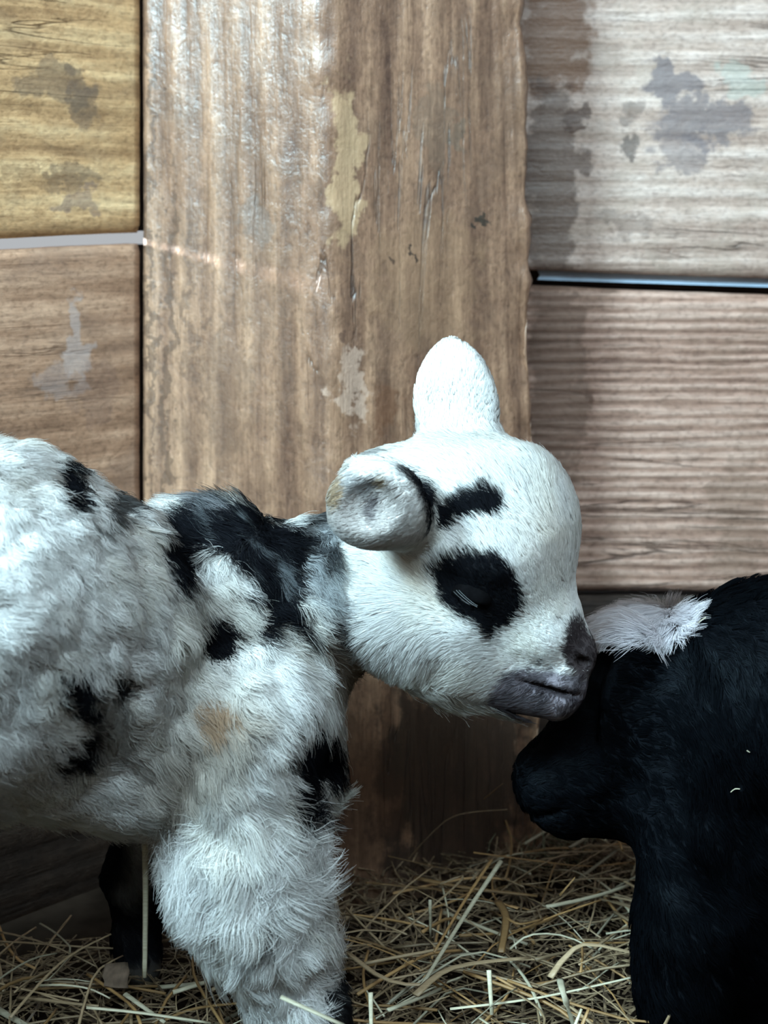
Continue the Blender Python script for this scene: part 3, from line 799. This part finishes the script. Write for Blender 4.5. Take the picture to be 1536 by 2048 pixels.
        return dict(length=np.clip(L, .0012, .03), lift=0.40*one + 0.22*crown + 0.08*tuft - 0.22*muzz, flow=flow, mess=0.20*one, swirl=0.45*one, swirl_scale=60, curl=0.03*one, turns=0.5,
                    clump=0.45*one, color=np.clip(coat(u, v, p, 4.0, rg)*(1+rg.normal(0, .07, m))[:, None], 0.004, 0.9), radius=0.00012*one)
    make_fur('face_hair', fm, o, V, Q, N, 110000, dens_h, spec_h, K=5, clump_frac=0.05, seed=5)

    def dens_b(u, v, p, n):
        return in_view(u, v, n, 0.2)*(~ishead(u, v, p))*(p[:, 2] > 0.016)
    def spec_b(u, v, p, n, rg):
        m = len(u); one = np.ones(m)
        nz = fbm(p, 50, 43, 2)
        L = 0.015*one
        leg = smooth(1560, 1640, v)*smooth(300, 360, u); low = smooth(1820, 1980, v)
        L += 0.006*leg*(1-low) - 0.003*low
        rib = smooth(380, 300, u)*smooth(1500, 1400, v); L -= 0.003*rib
        L += 0.003*leg*(1-low)
        L *= 1 + 0.3*nz + rg.normal(0, .15, m); L = np.where(rg.random(m) < .06, L*1.45, L)
        far = (p[:, 1] > 0.775); L = np.where(far, 0.006, L)
        fl = np.tile(np.array([0.55, -0.1, -0.65]), (m, 1))
        rad = np.stack([(u-505)/170, 0*u, -(v-1640)/320], 1)
        fl = fl*(1-leg)[:, None] + (rad + np.array([0.15, 0, -0.45]))*leg[:, None]
        wth = smooth(160, 60, np.hypot(u-420, v-1010)); fl = fl*(1-wth)[:, None] + np.array([-0.6, 0, 0.5])*wth[:, None]
        return dict(length=np.clip(L, .003, .035), lift=0.38*one, flow=fl, mess=0.24 + 0.16*leg, swirl=0.6 + 0.35*leg, swirl_scale=55, curl=(0.07 + 0.05*rib), turns=1.2,
                    clump=0.45 + 0.15*leg, color=np.clip(coat(u, v, p, 4.5, rg)*(1+rg.normal(0, .08, m))[:, None], 0.004, 0.9), radius=0.00014*one)
    make_fur('wool', fm, o, V, Q, N, 190000, dens_b, spec_b, K=7, clump_frac=0.03, seed=6)

    # half closed eye, with pale lashes
    bv = BVHTree.FromPolygons([tuple(x) for x in V.tolist()], Q.tolist())
    def hit(px, py):
        d = Vector(P(px, py, 1.0)) - Vector((0, 0, H)); d.normalize()
        return bv.ray_cast(Vector((0, 0, H)), d)
    h = hit(945, 1190)[0]
    vs_, fs_ = [], []
    nu, nv = 20, 12
    for i in range(nv+1):
        for j in range(nu):
            th = math.pi*i/nv; ph = 2*math.pi*j/nu
            vs_.append((0.0085*math.sin(th)*math.cos(ph), 0.006*math.sin(th)*math.sin(ph), 0.0058*math.cos(th)))
    for i in range(nv):
        for j in range(nu): fs_.append((i*nu+j, (i+1)*nu+j, (i+1)*nu+(j+1) % nu, i*nu+(j+1) % nu))
    em = bpy.data.materials.new('eye_dark'); em.use_nodes = True
    b = em.node_tree.nodes['Principled BSDF']; b.inputs['Base Color'].default_value = (0.006, 0.006, 0.008, 1); b.inputs['Roughness'].default_value = 0.3
    eo = new_obj('eye', mesh('eye', vs_, fs_), em, o); eo.location = (h.x, h.y + 0.0035, h.z); eo.rotation_euler = (0, math.radians(18), 0)
    # upper lid: dark shell over the upper two thirds of the eye
    vs_, fs_ = [], []
    nu, nv = 18, 7
    for r_ in (1.0, 0.86):
        for i in range(nv+1):
            for j in range(nu+1):
                el = math.radians(-22 + 92*i/nv); az = math.pi + math.pi*j/nu
                vs_.append((0.0105*r_*math.cos(el)*math.cos(az), 0.0078*r_*math.cos(el)*math.sin(az), 0.0078*r_*math.sin(el)))
    W = nu+1; NN = W*(nv+1)
    for i in range(nv):
        for j in range(nu):
            a_ = i*W+j; fs_ += [(a_, a_+1, a_+W+1, a_+W), (NN+a_, NN+a_+W, NN+a_+W+1, NN+a_+1)]
    for j in range(nu): fs_.append((j, NN+j, NN+j+1, j+1))
    lid = new_obj('eyelid', mesh('eyelid', vs_, fs_), simple('eyelid_dark', (0.0035, 0.0035, 0.004), 0.9, 0.02, 0.3, 300), o)
    lid.location = eo.location; lid.rotation_euler = eo.rotation_euler
    hc = bpy.data.hair_curves.new('eyelashes'); nl = 5; hc.add_curves([5]*nl)
    pts = []
    for i in range(nl):
        dx, dy = random.gauss(0, 4), random.gauss(0, 3); e_ = random.uniform(.6, 1.0)
        for k in range(5):
            t = k/4*e_; px_ = 912 + 48*t + dx; py_ = 1172 + 34*t - 9*(1-t)*t*4*-1*.5 + dy*(1-t*.6)
            q_ = hit(px_, py_)[0]; pts.append((q_.x, eo.location.y - 0.0095 - 0.002*t, q_.z))
    hc.position_data.foreach_set('vector', np.array(pts, dtype=np.float32).ravel())
    hc.attributes.new('radius', 'FLOAT', 'POINT') if not hc.attributes.get('radius') else None
    hc.attributes['radius'].data.foreach_set('value', np.full(nl*5, 0.00006, dtype=np.float32))
    hc.materials.append(simple('lash_grey', sc(112, 116, 120), 0.6))
    lo_ = bpy.data.objects.new('eyelashes', hc); COL.objects.link(lo_); lo_.parent = lid; lo_.matrix_parent_inverse = lid.matrix_basis.inverted(); lo_['kind'] = 'stuff'
    return o
spotted_lamb()

# ------------------------------------------------------------------ the black lamb
def black_lamb():
    s = Shape(); Y = 0.785
    s.cone((1108, 1560, Y-.004, 84), (1250, 1470, Y, 142), 0.016)
    s.cone((1150, 1605, Y, 66), (1290, 1560, Y, 110), 0.016)
    s.ell(1300, 1385, Y, 150, 128, 140, 0, 0.016)
    s.cone((1330, 1425, Y, 146), (1575, 1428, .765, 228), 0.024)
    # trunk runs to the right and nearer
    s.wcone(P(1570, 1430, .765), (0.42, 0.60, 0.215), 0.064, 0.070, 0.03)
    s.cone((1430, 1650, .765, 150), (1560, 1560, .765, 180), 0.02)
    # ear hanging beside the cheek
    s.ell(1242, 1395, .748, 42, 108, 14, 14, 0.008)
    s.ell(1270, 1310, .757, 36, 36, 36, 0, 0.010)
    # forelegs
    s.chain([(1420, 1660, .745, 130), (1385, 1850, .735, 95), (1380, 1980, .735, 84), (1376, 2060, .735, 76)], 0.02)
    s.cone((1376, 2060, .735, 70), (1366, 2066, .73, 60), 0.01)
    s.chain([(1540, 1660, .755, 150), (1520, 1880, .755, 108), (1520, 2020, .755, 92)], 0.02)
    s.cone((1520, 2020, .755, 70), (1508, 2024, .75, 60), 0.01)
    # hind legs, tail (out of frame)
    hip = np.array([0.42, 0.60, 0.205]); u_ = np.array([-.8, .55, 0]); u_ /= np.linalg.norm(u_); pp = np.array([-.55, -.8, 0])
    for sd in (1, -1):
        b = hip + pp*0.036*sd
        st = b + u_*0.028 + [0, 0, -0.085]; hk = b - u_*0.030 + [0, 0, -0.135]; ft = b - u_*0.012 + [0, 0, -0.193]
        s.wcone(b + [0, 0, -0.02], st, 0.045, 0.028); s.wcone(st, hk, 0.026, 0.013); s.wcone(hk, ft, 0.012, 0.011)
    s.wcone(hip - u_*0.062 + [0, 0, 0.03], hip - u_*0.09 + [0, 0, -0.06], 0.014, 0.009)
    # mouth slit and nostril
    s.ell(1085, 1618, Y-.012, 50, 4, 60, -30, 0.004, sub=True)
    V, Q = s.mesh(0.0024)
    N = vnormals(V, Q); V = V + N*(fbm(V, 45, 8, 3)*0.003)[:, None]; N = vnormals(V, Q)
    me = quads_mesh('black_lamb', V, Q)
    a = me.attributes.new('coat', 'FLOAT_COLOR', 'POINT')
    base = np.array([0.0030, 0.0040, 0.0056])
    cc = np.tile(base, (len(V), 1))
    a.data.foreach_set('color', np.concatenate([cc, np.ones((len(cc), 1))], 1).astype(np.float32).ravel())
    o = new_obj('black_lamb', me, skin_mat('black_lamb_skin', 0.9, 0.04))
    tag(o, 'black lamb with a white tuft of wool, being nuzzled', 'lamb')
    fm = fur_mat('black_wool', 0.003)
    def dens(u, v, p, n): return in_view(u, v, n, 0.2)*(p[:, 2] > 0.012)
    def spec(u, v, p, n, rg):
        m = len(u); one = np.ones(m)
        head = smooth(1400, 1300, u)*smooth(1760, 1700, v)
        L = (0.009 - 0.004*head)*(1 + .3*fbm(p, 60, 3, 2) + rg.normal(0, .15, m))
        fl = np.tile(np.array([0.5, -.1, -.7]), (m, 1)) + head[:, None]*np.array([0.5, 0, .6])
        return dict(length=np.clip(L, .002, .03), lift=0.4*one, flow=fl, mess=.22*one, swirl=.7*one, swirl_scale=60, curl=.06*one, turns=1.0, clump=.5*one,
                    color=np.clip(base*(1+rg.normal(0, .25, m))[:, None]*(1+0.4*fbm(p, 40, 9, 2))[:, None], 0.0006, .1), radius=0.00013*one)
    make_fur('wool', fm, o, V, Q, N, 90000, dens, spec, K=5, clump_frac=.03, seed=9)
    # white tuft on top
    c0 = P(1300, 1225, Y-.012)
    def dens_t(u, v, p, n): return (smooth(1.25, .7, np.sqrt(((u-1292)/90)**2 + ((v-1262)/30)**2))*(n[:, 2] > -0.3)*(p[:, 1] < Y+.03)) + 1e-9
    def spec_t(u, v, p, n, rg):
        m = len(u); one = np.ones(m)
        fl = np.stack([(u-1350)/60, -0.2*one, -(v-1250)/60 + 0.1], 1)
        L = 0.021*(1+rg.normal(0, .2, m))
        col = np.clip(np.array([.78, .76, .80])*(1+rg.normal(0, .06, m))[:, None], 0, .9)
        return dict(length=np.clip(L, .006, .034), lift=0.66*one, flow=fl, mess=.42*one, swirl=.55*one, swirl_scale=90, curl=.05*one, turns=.8, clump=.55*one, color=col, radius=0.00011*one)
    make_fur('white_tuft', fur_mat('tuft_wool'), o, V, Q, N, 13000, dens_t, spec_t, K=7, clump_frac=.05, seed=12)
    o.children[-1]['label'] = 'fluffy white tuft'
    return V, Q
bV, bQ = black_lamb()

# ------------------------------------------------------------------ straw
def straw_mat(name, base, var=0.25):
    t = NT(name)
    oi = t.node('ShaderNodeObjectInfo'); tc = t.node('ShaderNodeTexCoord')
    mp = t.node('ShaderNodeMapping'); mp.inputs['Scale'].default_value = (40, 900, 900); t.link(tc.outputs['Object'], mp.inputs[0])
    n = t.node('ShaderNodeTexNoise', i_Scale=1.0, i_Detail=4.0); t.link(mp.outputs[0], n.inputs['Vector'])
    c = t.ramp(oi.outputs['Random'], [(0.0, tuple(np.array(base)*0.45)), (0.35, tuple(np.array(base)*0.75)), (0.7, base), (1.0, tuple(np.minimum(np.array(base)*1.3 + 0.02, 1)))])
    v = t.ramp(n.outputs['Fac'], [(0.3, (0.7, 0.68, 0.62)), (0.7, (1.1, 1.1, 1.1))])
    bs = t.node('ShaderNodeBsdfPrincipled', i_Roughness=0.5); bs.inputs['Specular IOR Level'].default_value = 0.4
    t.link(t.mix(0.8, c, v, 'MULTIPLY'), bs.inputs['Base Color']); t.link(bs.outputs[0], t.out.inputs[0]); return t.m
S_TAN = straw_mat('straw_tan', sc(140, 122, 96)); S_PALE = straw_mat('straw_pale', sc(172, 167, 146)); S_GOLD = straw_mat('straw_gold', sc(142, 112, 72))
S_GREEN = straw_mat('hay_greenish', sc(124, 128, 104))

def tube(path, w, flat=0.5, sides=6, taper=0.5, fold=True):
    """flattened stalk along a path of points; returns verts, faces"""
    path = [np.asarray(p, float) for p in path]; n = len(path); v = []; f = []
    for i, p in enumerate(path):
        t = path[min(i+1, n-1)] - path[max(i-1, 0)]; t /= np.linalg.norm(t)
        up = np.array([0, 0, 1.0]) if abs(t[2]) < 0.9 else np.array([0, -1.0, 0])
        sd = np.cross(t, up); sd /= np.linalg.norm(sd); up = np.cross(sd, t)
        r = w*(1 - (1-taper)*i/(n-1))
        for k in range(sides):
            a = 2*math.pi*k/sides; v.append(p + sd*r*math.cos(a) + up*r*flat*math.sin(a))
    for i in range(n-1):
        for k in range(sides):
            k2 = (k+1) % sides; f.append((i*sides+k, i*sides+k2, (i+1)*sides+k2, (i+1)*sides+k))
    f.append(tuple(range(sides))[::-1]); f.append(tuple((n-1)*sides + k for k in range(sides)))
    return v, f
def bez(pts, n=9):
    pts = [np.asarray(p, float) for p in pts]
    if len(pts) == 2: return [pts[0]*(1-t)+pts[1]*t for t in np.linspace(0, 1, 4)]
    out = []
    m = len(pts)
    for t in np.linspace(0, m-1, n):       # catmull-rom
        i = min(int(t), m-2); f = t-i
        p0, p1, p2, p3 = pts[max(i-1, 0)], pts[i], pts[i+1], pts[min(i+2, m-1)]
        out.append(0.5*((2*p1) + (-p0+p2)*f + (2*p0-5*p1+4*p2-p3)*f*f + (-p0+3*p1-3*p2+p3)*f**3))
    return out

# fine chopped litter: nobody could count it
def litter():
    v = []; f = []
    rg = np.random.default_rng(21)
    for i in range(7000):
        x = rg.uniform(-0.34, 0.34); y = rg.uniform(0.60, 0.965)
        if y > 0.935 - 0.0 and -0.15 < x < 0.09: continue
        if x < -0.15 and y > 0.935 + (x+0.15)*0.9 - 0.012: continue
        if x < -0.10 and y > 0.822 - (-0.10-x)*.10: continue
        L = rg.uniform(0.012, 0.05); a = rg.uniform(0, math.pi); pit = rg.normal(0, 0.16)
        z = rg.uniform(0.001, 0.013) + 0.010*smooth(0.80, 0.93, y)
        d = np.array([math.cos(a)*math.cos(pit), math.sin(a)*math.cos(pit), math.sin(pit)]); c = np.array([x, y, z])
        bend = rg.normal(0, 0.12, 3)*L; bend[2] = abs(bend[2])*0.5
        p = [c - d*L/2, c + bend, c + d*L/2]
        for q in p: q[2] = max(q[2], 0.0015)
        tv, tf = tube(p, rg.uniform(0.0004, 0.0011), 0.5, 3)
        o = len(v); v += tv; f += [tuple(o+k for k in q) for q in tf]
    o = new_obj('straw_litter', mesh('straw_litter', v, f), None, smooth=False)
    t = NT('litter_mat'); tc = t.node('ShaderNodeTexCoord')
    n = t.node('ShaderNodeTexNoise', i_Scale=60.0, i_Detail=3.0); t.link(tc.outputs['Object'], n.inputs['Vector'])
    n2 = t.node('ShaderNodeTexNoise', i_Scale=330.0, i_Detail=2.0); t.link(tc.outputs['Object'], n2.inputs['Vector'])
    c = t.ramp(t.math('MULTIPLY_ADD', n2.outputs['Fac'], 0.6, t.math('MULTIPLY', n.outputs['Fac'], 0.4)), [(0.36, sc(58, 47, 37)), (0.5, sc(98, 82, 62)), (0.64, sc(142, 124, 96))])
    bs = t.node('ShaderNodeBsdfPrincipled', i_Roughness=0.6); t.link(c, bs.inputs['Base Color']); t.link(bs.outputs[0], t.out.inputs[0])
    o.data.materials.append(t.m)
    tag(o, 'fine chopped straw litter covering the dirt floor', 'straw', kind='stuff')
litter()

# single stalks the photograph shows clearly
def G(px, py, z=0.026): # point on the straw at height z
    Y = (H - z)*F/(py - CY); return P(px, py, Y)
def stalk(path, w, mat, label, flat=0.5, taper=0.7, n=9, name='straw_stalk', group=None):
    pts = bez(path, n); c = np.mean(pts, axis=0); c[2] = min(p[2] for p in pts)
    v, f = tube(pts, w, flat, 6, taper)
    o = new_obj(name, mesh(name, [np.asarray(x)-c for x in v], f), mat); o.location = c
    tag(o, label, 'straw', group); return o
W = 0.0011
stalk([P(290, 1676, .735), P(291, 1800, .735), P(289, 1955, .732)], 0.0016, S_PALE, 'straight pale straw stalk standing upright beside the spotted lamb\'s foreleg', taper=.8)
stalk([G(1002, 1722, .055), G(930, 1830, .040), G(835, 1985, .030)], 0.0015, S_PALE, 'long pale straw stalk slanting up towards the wall below the black lamb\'s muzzle', taper=.7)
stalk([G(983, 1720, .052), G(930, 1800, .042), G(868, 1905, .034)], 0.0011, S_GOLD, 'thinner golden stalk lying against the long pale slanting one', taper=.7)
stalk([P(812, 1724, .90), P(862, 1668, .895), P(915, 1630, .89), P(1015, 1619, .885)], 0.0005, S_TAN, 'thin hay stem arching in front of the dark wall under the lambs\' heads', n=14)
stalk([P(968, 1598, .89), P(1006, 1567, .885)], 0.0006, S_GOLD, 'short thin stem slanting beside the black lamb\'s muzzle')
stalk([G(830, 1756, .03), G(930, 1775, .03), G(1075, 1792, .028)], 0.0019, S_GOLD, 'thick golden stalk lying along the foot of the wall', taper=.6)
stalk([P(562, 1994, .655), P(690, 2052, .645)], 0.0014, S_PALE, 'pale straw stalk lying across the spotted lamb\'s lower foreleg', taper=.8)
stalk([P(741, 1985, .70), P(743, 2075, .695)], 0.0012, S_PALE, 'short pale stalk poking upright right of the spotted lamb\'s foreleg')
stalk([G(995, 1802, .03), G(1012, 1835, .034), G(1002, 1905, .03)], 0.0026, S_GOLD, 'broad dry tan blade with a bend, in the middle of the straw', flat=.25, taper=.7)
stalk([G(1012, 1835, .034), G(1040, 1848, .034), G(1085, 1838, .03)], 0.0012, S_GOLD, 'small golden stem branching off the bent tan blade', flat=.4)
stalk([G(1100, 1955, .024), G(1130, 1915, .03), G(1175, 1888, .034), G(1290, 1912, .028)], 0.0021, S_TAN, 'wide tan blade curling beside the black lamb\'s foreleg', flat=.3)
stalk([G(1020, 1898, .03), G(1060, 1870, .036), G(1130, 1872, .034), G(1200, 1905, .028)], 0.0009, S_PALE, 'pale thin stem bowed over the middle of the straw')
stalk([G(695, 1905, .03), G(770, 1958, .028), G(850, 1968, .028), G(895, 1935, .03)], 0.0017, S_TAN, 'sagging tan stalk just right of the spotted lamb\'s foreleg', flat=.4)
stalk([G(900, 2018, .022), G(1080, 1995, .024), G(1285, 1950, .026)], 0.0010, S_PALE, 'long thin pale stalk reaching to the black lamb\'s foreleg')
stalk([G(250, 1988, .03), G(330, 2045, .024)], 0.0016, S_PALE, 'stout pale stalk end in the straw left of the spotted lamb\'s foreleg')
stalk([G(20, 2035, .024), G(95, 1950, .03), G(150, 1905, .032), G(222, 1868, .036)], 0.0010, S_TAN, 'long bent stalk crossing the straw below the spotted lamb\'s belly', n=12)
stalk([G(330, 2040, .02), G(400, 2015, .022), G(560, 2000, .02)], 0.0012, S_GOLD, 'golden stalk pointing at the spotted lamb\'s hoof')
stalk([G(1120, 1958, .04), G(1128, 1990, .04), G(1150, 2060, .02)], 0.0019, S_PALE, 'pale flat blade bending down at the lower edge of the straw', flat=.3)
stalk([P(1160, 2060, .72), P(1178, 2016, .725)], 0.0012, S_GOLD, 'stubby golden stalk end, one of a crossing pair at the lower edge', group=None)
stalk([P(1146, 2060, .70), P(1163, 2018, .705)], 0.0010, S_PALE, 'stubby pale stalk end beside the stubby golden one')
stalk([G(-20, 2010, .02), G(60, 2056, .02)], 0.0024, S_PALE, 'thick whitish stalk at the lower left corner of the straw')
stalk([G(830, 1990, .03), G(905, 1935, .034), G(1060, 1915, .03)], 0.0024, S_TAN, 'broad flat tan blade under the long slanting pale stalk', flat=.25)
stalk([G(880, 1768, .036), G(925, 1758, .04), G(780, 1880, .03)][0:2] + [G(780, 1885, .03)], 0.0009, S_TAN, 'thin tan stem slanting down from the golden stalk at the wall')
stalk([G(860, 1800, .05), G(861, 1880, .026)], 0.0009, S_PALE, 'short pale stem standing nearly upright in the straw')
stalk([G(978, 1940, .04), G(984, 2030, .022)], 0.0013, S_PALE, 'pale stub standing upright in the foreground straw')
stalk([G(1120, 1790, .04), G(1150, 1755, .05)], 0.0016, S_GOLD, 'short broad golden blade standing under the black lamb\'s jaw', flat=.3)
stalk([G(1140, 1765, .03), G(1240, 1735, .034)], 0.0010, S_TAN, 'light tan stalk lying under the black lamb\'s throat')

# dry square flake of leaf stuck in the straw
def flake():
    q = [G(208, 1928, .034), G(258, 1924, .036), G(256, 1976, .026), G(206, 1972, .026)]
    c = np.mean(q, axis=0); nrm = np.cross(q[1]-q[0], q[3]-q[0]); nrm /= np.linalg.norm(nrm)
    n = 7; v = []; f = []
    for sgn in (1, -1):
        for i in range(n):
            for j in range(n):
                a, b = i/(n-1), j/(n-1)
                p = q[0]*(1-a)*(1-b) + q[1]*a*(1-b) + q[2]*a*b + q[3]*(1-a)*b
                w = 0.0006*math.sin(5*a + 3*b) + 0.0006*math.cos(7*b - 2*a)
                e = 0.0004*math.sin(9*b + 4*a)
                v.append(p - c + nrm*(w + sgn*0.0002) + np.array([e, 0, e]))
    for i in range(n-1):
        for j in range(n-1):
            k = i*n+j; f += [(k, k+n, k+n+1, k+1), (n*n+k, n*n+k+1, n*n+k+n+1, n*n+k+n)]
    rim = [(i, 0) for i in range(n)] + [(n-1, j) for j in range(1, n)] + [(i, n-1) for i in range(n-2, -1, -1)] + [(0, j) for j in range(n-2, 0, -1)]
    ids = [i*n+j for i, j in rim]
    for a, b in zip(ids, ids[1:] + ids[:1]): f.append((a, b, n*n+b, n*n+a))
    o = new_obj('dry_flake', mesh('dry_flake', v, f), simple('dry_flake_brown', sc(88, 75, 64), 0.85, 0.1, 0.3, 300)); o.location = c
    tag(o, 'small square brown dry flake in the straw below the spotted lamb\'s belly', 'leaf flake')
flake()

# greenish hay wisps against the wall under the black lamb's jaw
def wisps():
    v = []; f = []; rg = np.random.default_rng(33)
    for i in range(70):
        x = rg.uniform(1020, 1170); Y = rg.uniform(.90, .955)
        b = P(x, 440 + (H-.01)*F/Y, Y); t = P(x + rg.normal(0, 55), rg.uniform(1640, 1760), Y)
        m = (b+t)/2 + rg.normal(0, .006, 3)
        tv, tf = tube(bez([b, m, t], 5), rg.uniform(.0003, .0008), .4, 3); o = len(v); v += tv; f += [tuple(o+k for k in q) for q in tf]
    o = new_obj('hay_wisps', mesh('hay_wisps', v, f), S_GREEN, smooth=False)
    tag(o, 'tangle of fine greenish hay under the black lamb\'s jaw', 'hay', kind='stuff')
wisps()

# loose stalks lying about (countable, alike)
def stalk_variants():
    out = []; rg = np.random.default_rng(5)
    for i in range(14):
        L = rg.uniform(.035, .10); b = rg.normal(0, .085, 2)*L
        path = [(-L/2, 0, 0), (-L*.15, b[0]*.7, abs(b[1])*.35), (L*.2, b[0], abs(b[1])*.3), (L/2, rg.normal(0, .05)*L, 0)]
        v, f = tube(bez(path, 8), rg.uniform(.0005, .0012), rg.choice([.3, .5, .8]), 5, rg.uniform(.5, .9))
        me = mesh('straw_stalk', v, f); me.materials.append([S_TAN, S_PALE, S_TAN, S_GOLD, S_TAN][i % 5])
        me.polygons.foreach_set('use_smooth', np.ones(len(me.polygons), dtype=bool)); out.append(me)
    return out
SV = stalk_variants()
rg = np.random.default_rng(44)
cnt = 0
while cnt < 262:
    x = rg.uniform(-.27, .24); y = rg.uniform(.645, .945)
    px = CX + x/y*F
    if px < -30 or px > 1330: continue
    if y > 0.815 - 0.0 and -0.16 < x < 0.10 and y > 0.825 + abs(x + .03)*0.9 - 0.02: continue       # the post stands here
    if x < -0.14 and y > 0.935 + (x+0.15)*0.9 - 0.045: continue
    if x < -0.10 and y > 0.822 - (-0.10-x)*.10: continue
    z = 0.012 + rg.uniform(0, .016) + .008*smooth(.82, .94, y)
    py = CY + (H-z)/y*F
    if py > 2110: continue
    if min(math.hypot(x-hx, y-hy) for hx, hy in ((.149, .735), (.189, .755), (-.027, .70), (-.131, .80))) < .04: continue
    o = bpy.data.objects.new('straw_stalk', SV[rg.integers(len(SV))]); COL.objects.link(o)
    o.location = (x, y, z); o.rotation_euler = (rg.uniform(0, .8), rg.normal(0, .14), rg.uniform(0, 2*math.pi))
    tone = {'straw_tan': 'tan', 'straw_pale': 'pale', 'straw_gold': 'golden'}[o.data.materials[0].name]
    size_ = 'long' if o.dimensions.x > .07 else 'short'
    where = ('below the spotted lamb\'s belly' if px < 440 else 'under the spotted lamb\'s foreleg' if px < 700 else 'between the two lambs' if px < 1130 else 'at the black lamb\'s forelegs')
    deep = 'close to the wall' if y > .86 else 'well out from the wall' if y < .77 else 'midway to the wall'
    tag(o, f'{size_} {tone} straw stalk {where}, {deep}', 'straw', 'loose straw stalks of the bedding')
    cnt += 1

# straw flecks caught in the black wool
bb = BVHTree.FromPolygons([tuple(x) for x in bV.tolist()], bQ.tolist())
def on_black(px, py, out=0.004):
    d = Vector(P(px, py, 1.0)) - Vector((0, 0, H)); d.normalize()
    h = bb.ray_cast(Vector((0, 0, H)), d)
    if h[0] is None: return P(px, py, .78)
    return np.array(h[0] - d*out)
for (pts, w, lab) in [([(1386, 1256), (1396, 1246), (1412, 1234)], .0010, 'small tan chaff fleck on the black lamb\'s neck below the tuft'),
                      ([(1462, 1584), (1470, 1578), (1480, 1578)], .0007, 'curved whitish chaff fleck on the black lamb\'s shoulder'),
                      ([(1494, 1501), (1500, 1505)], .0006, 'tiny white speck of chaff on the black lamb\'s shoulder')]:
    stalk([on_black(*p) for p in pts], w, S_PALE, lab, flat=.4, name='chaff_fleck')
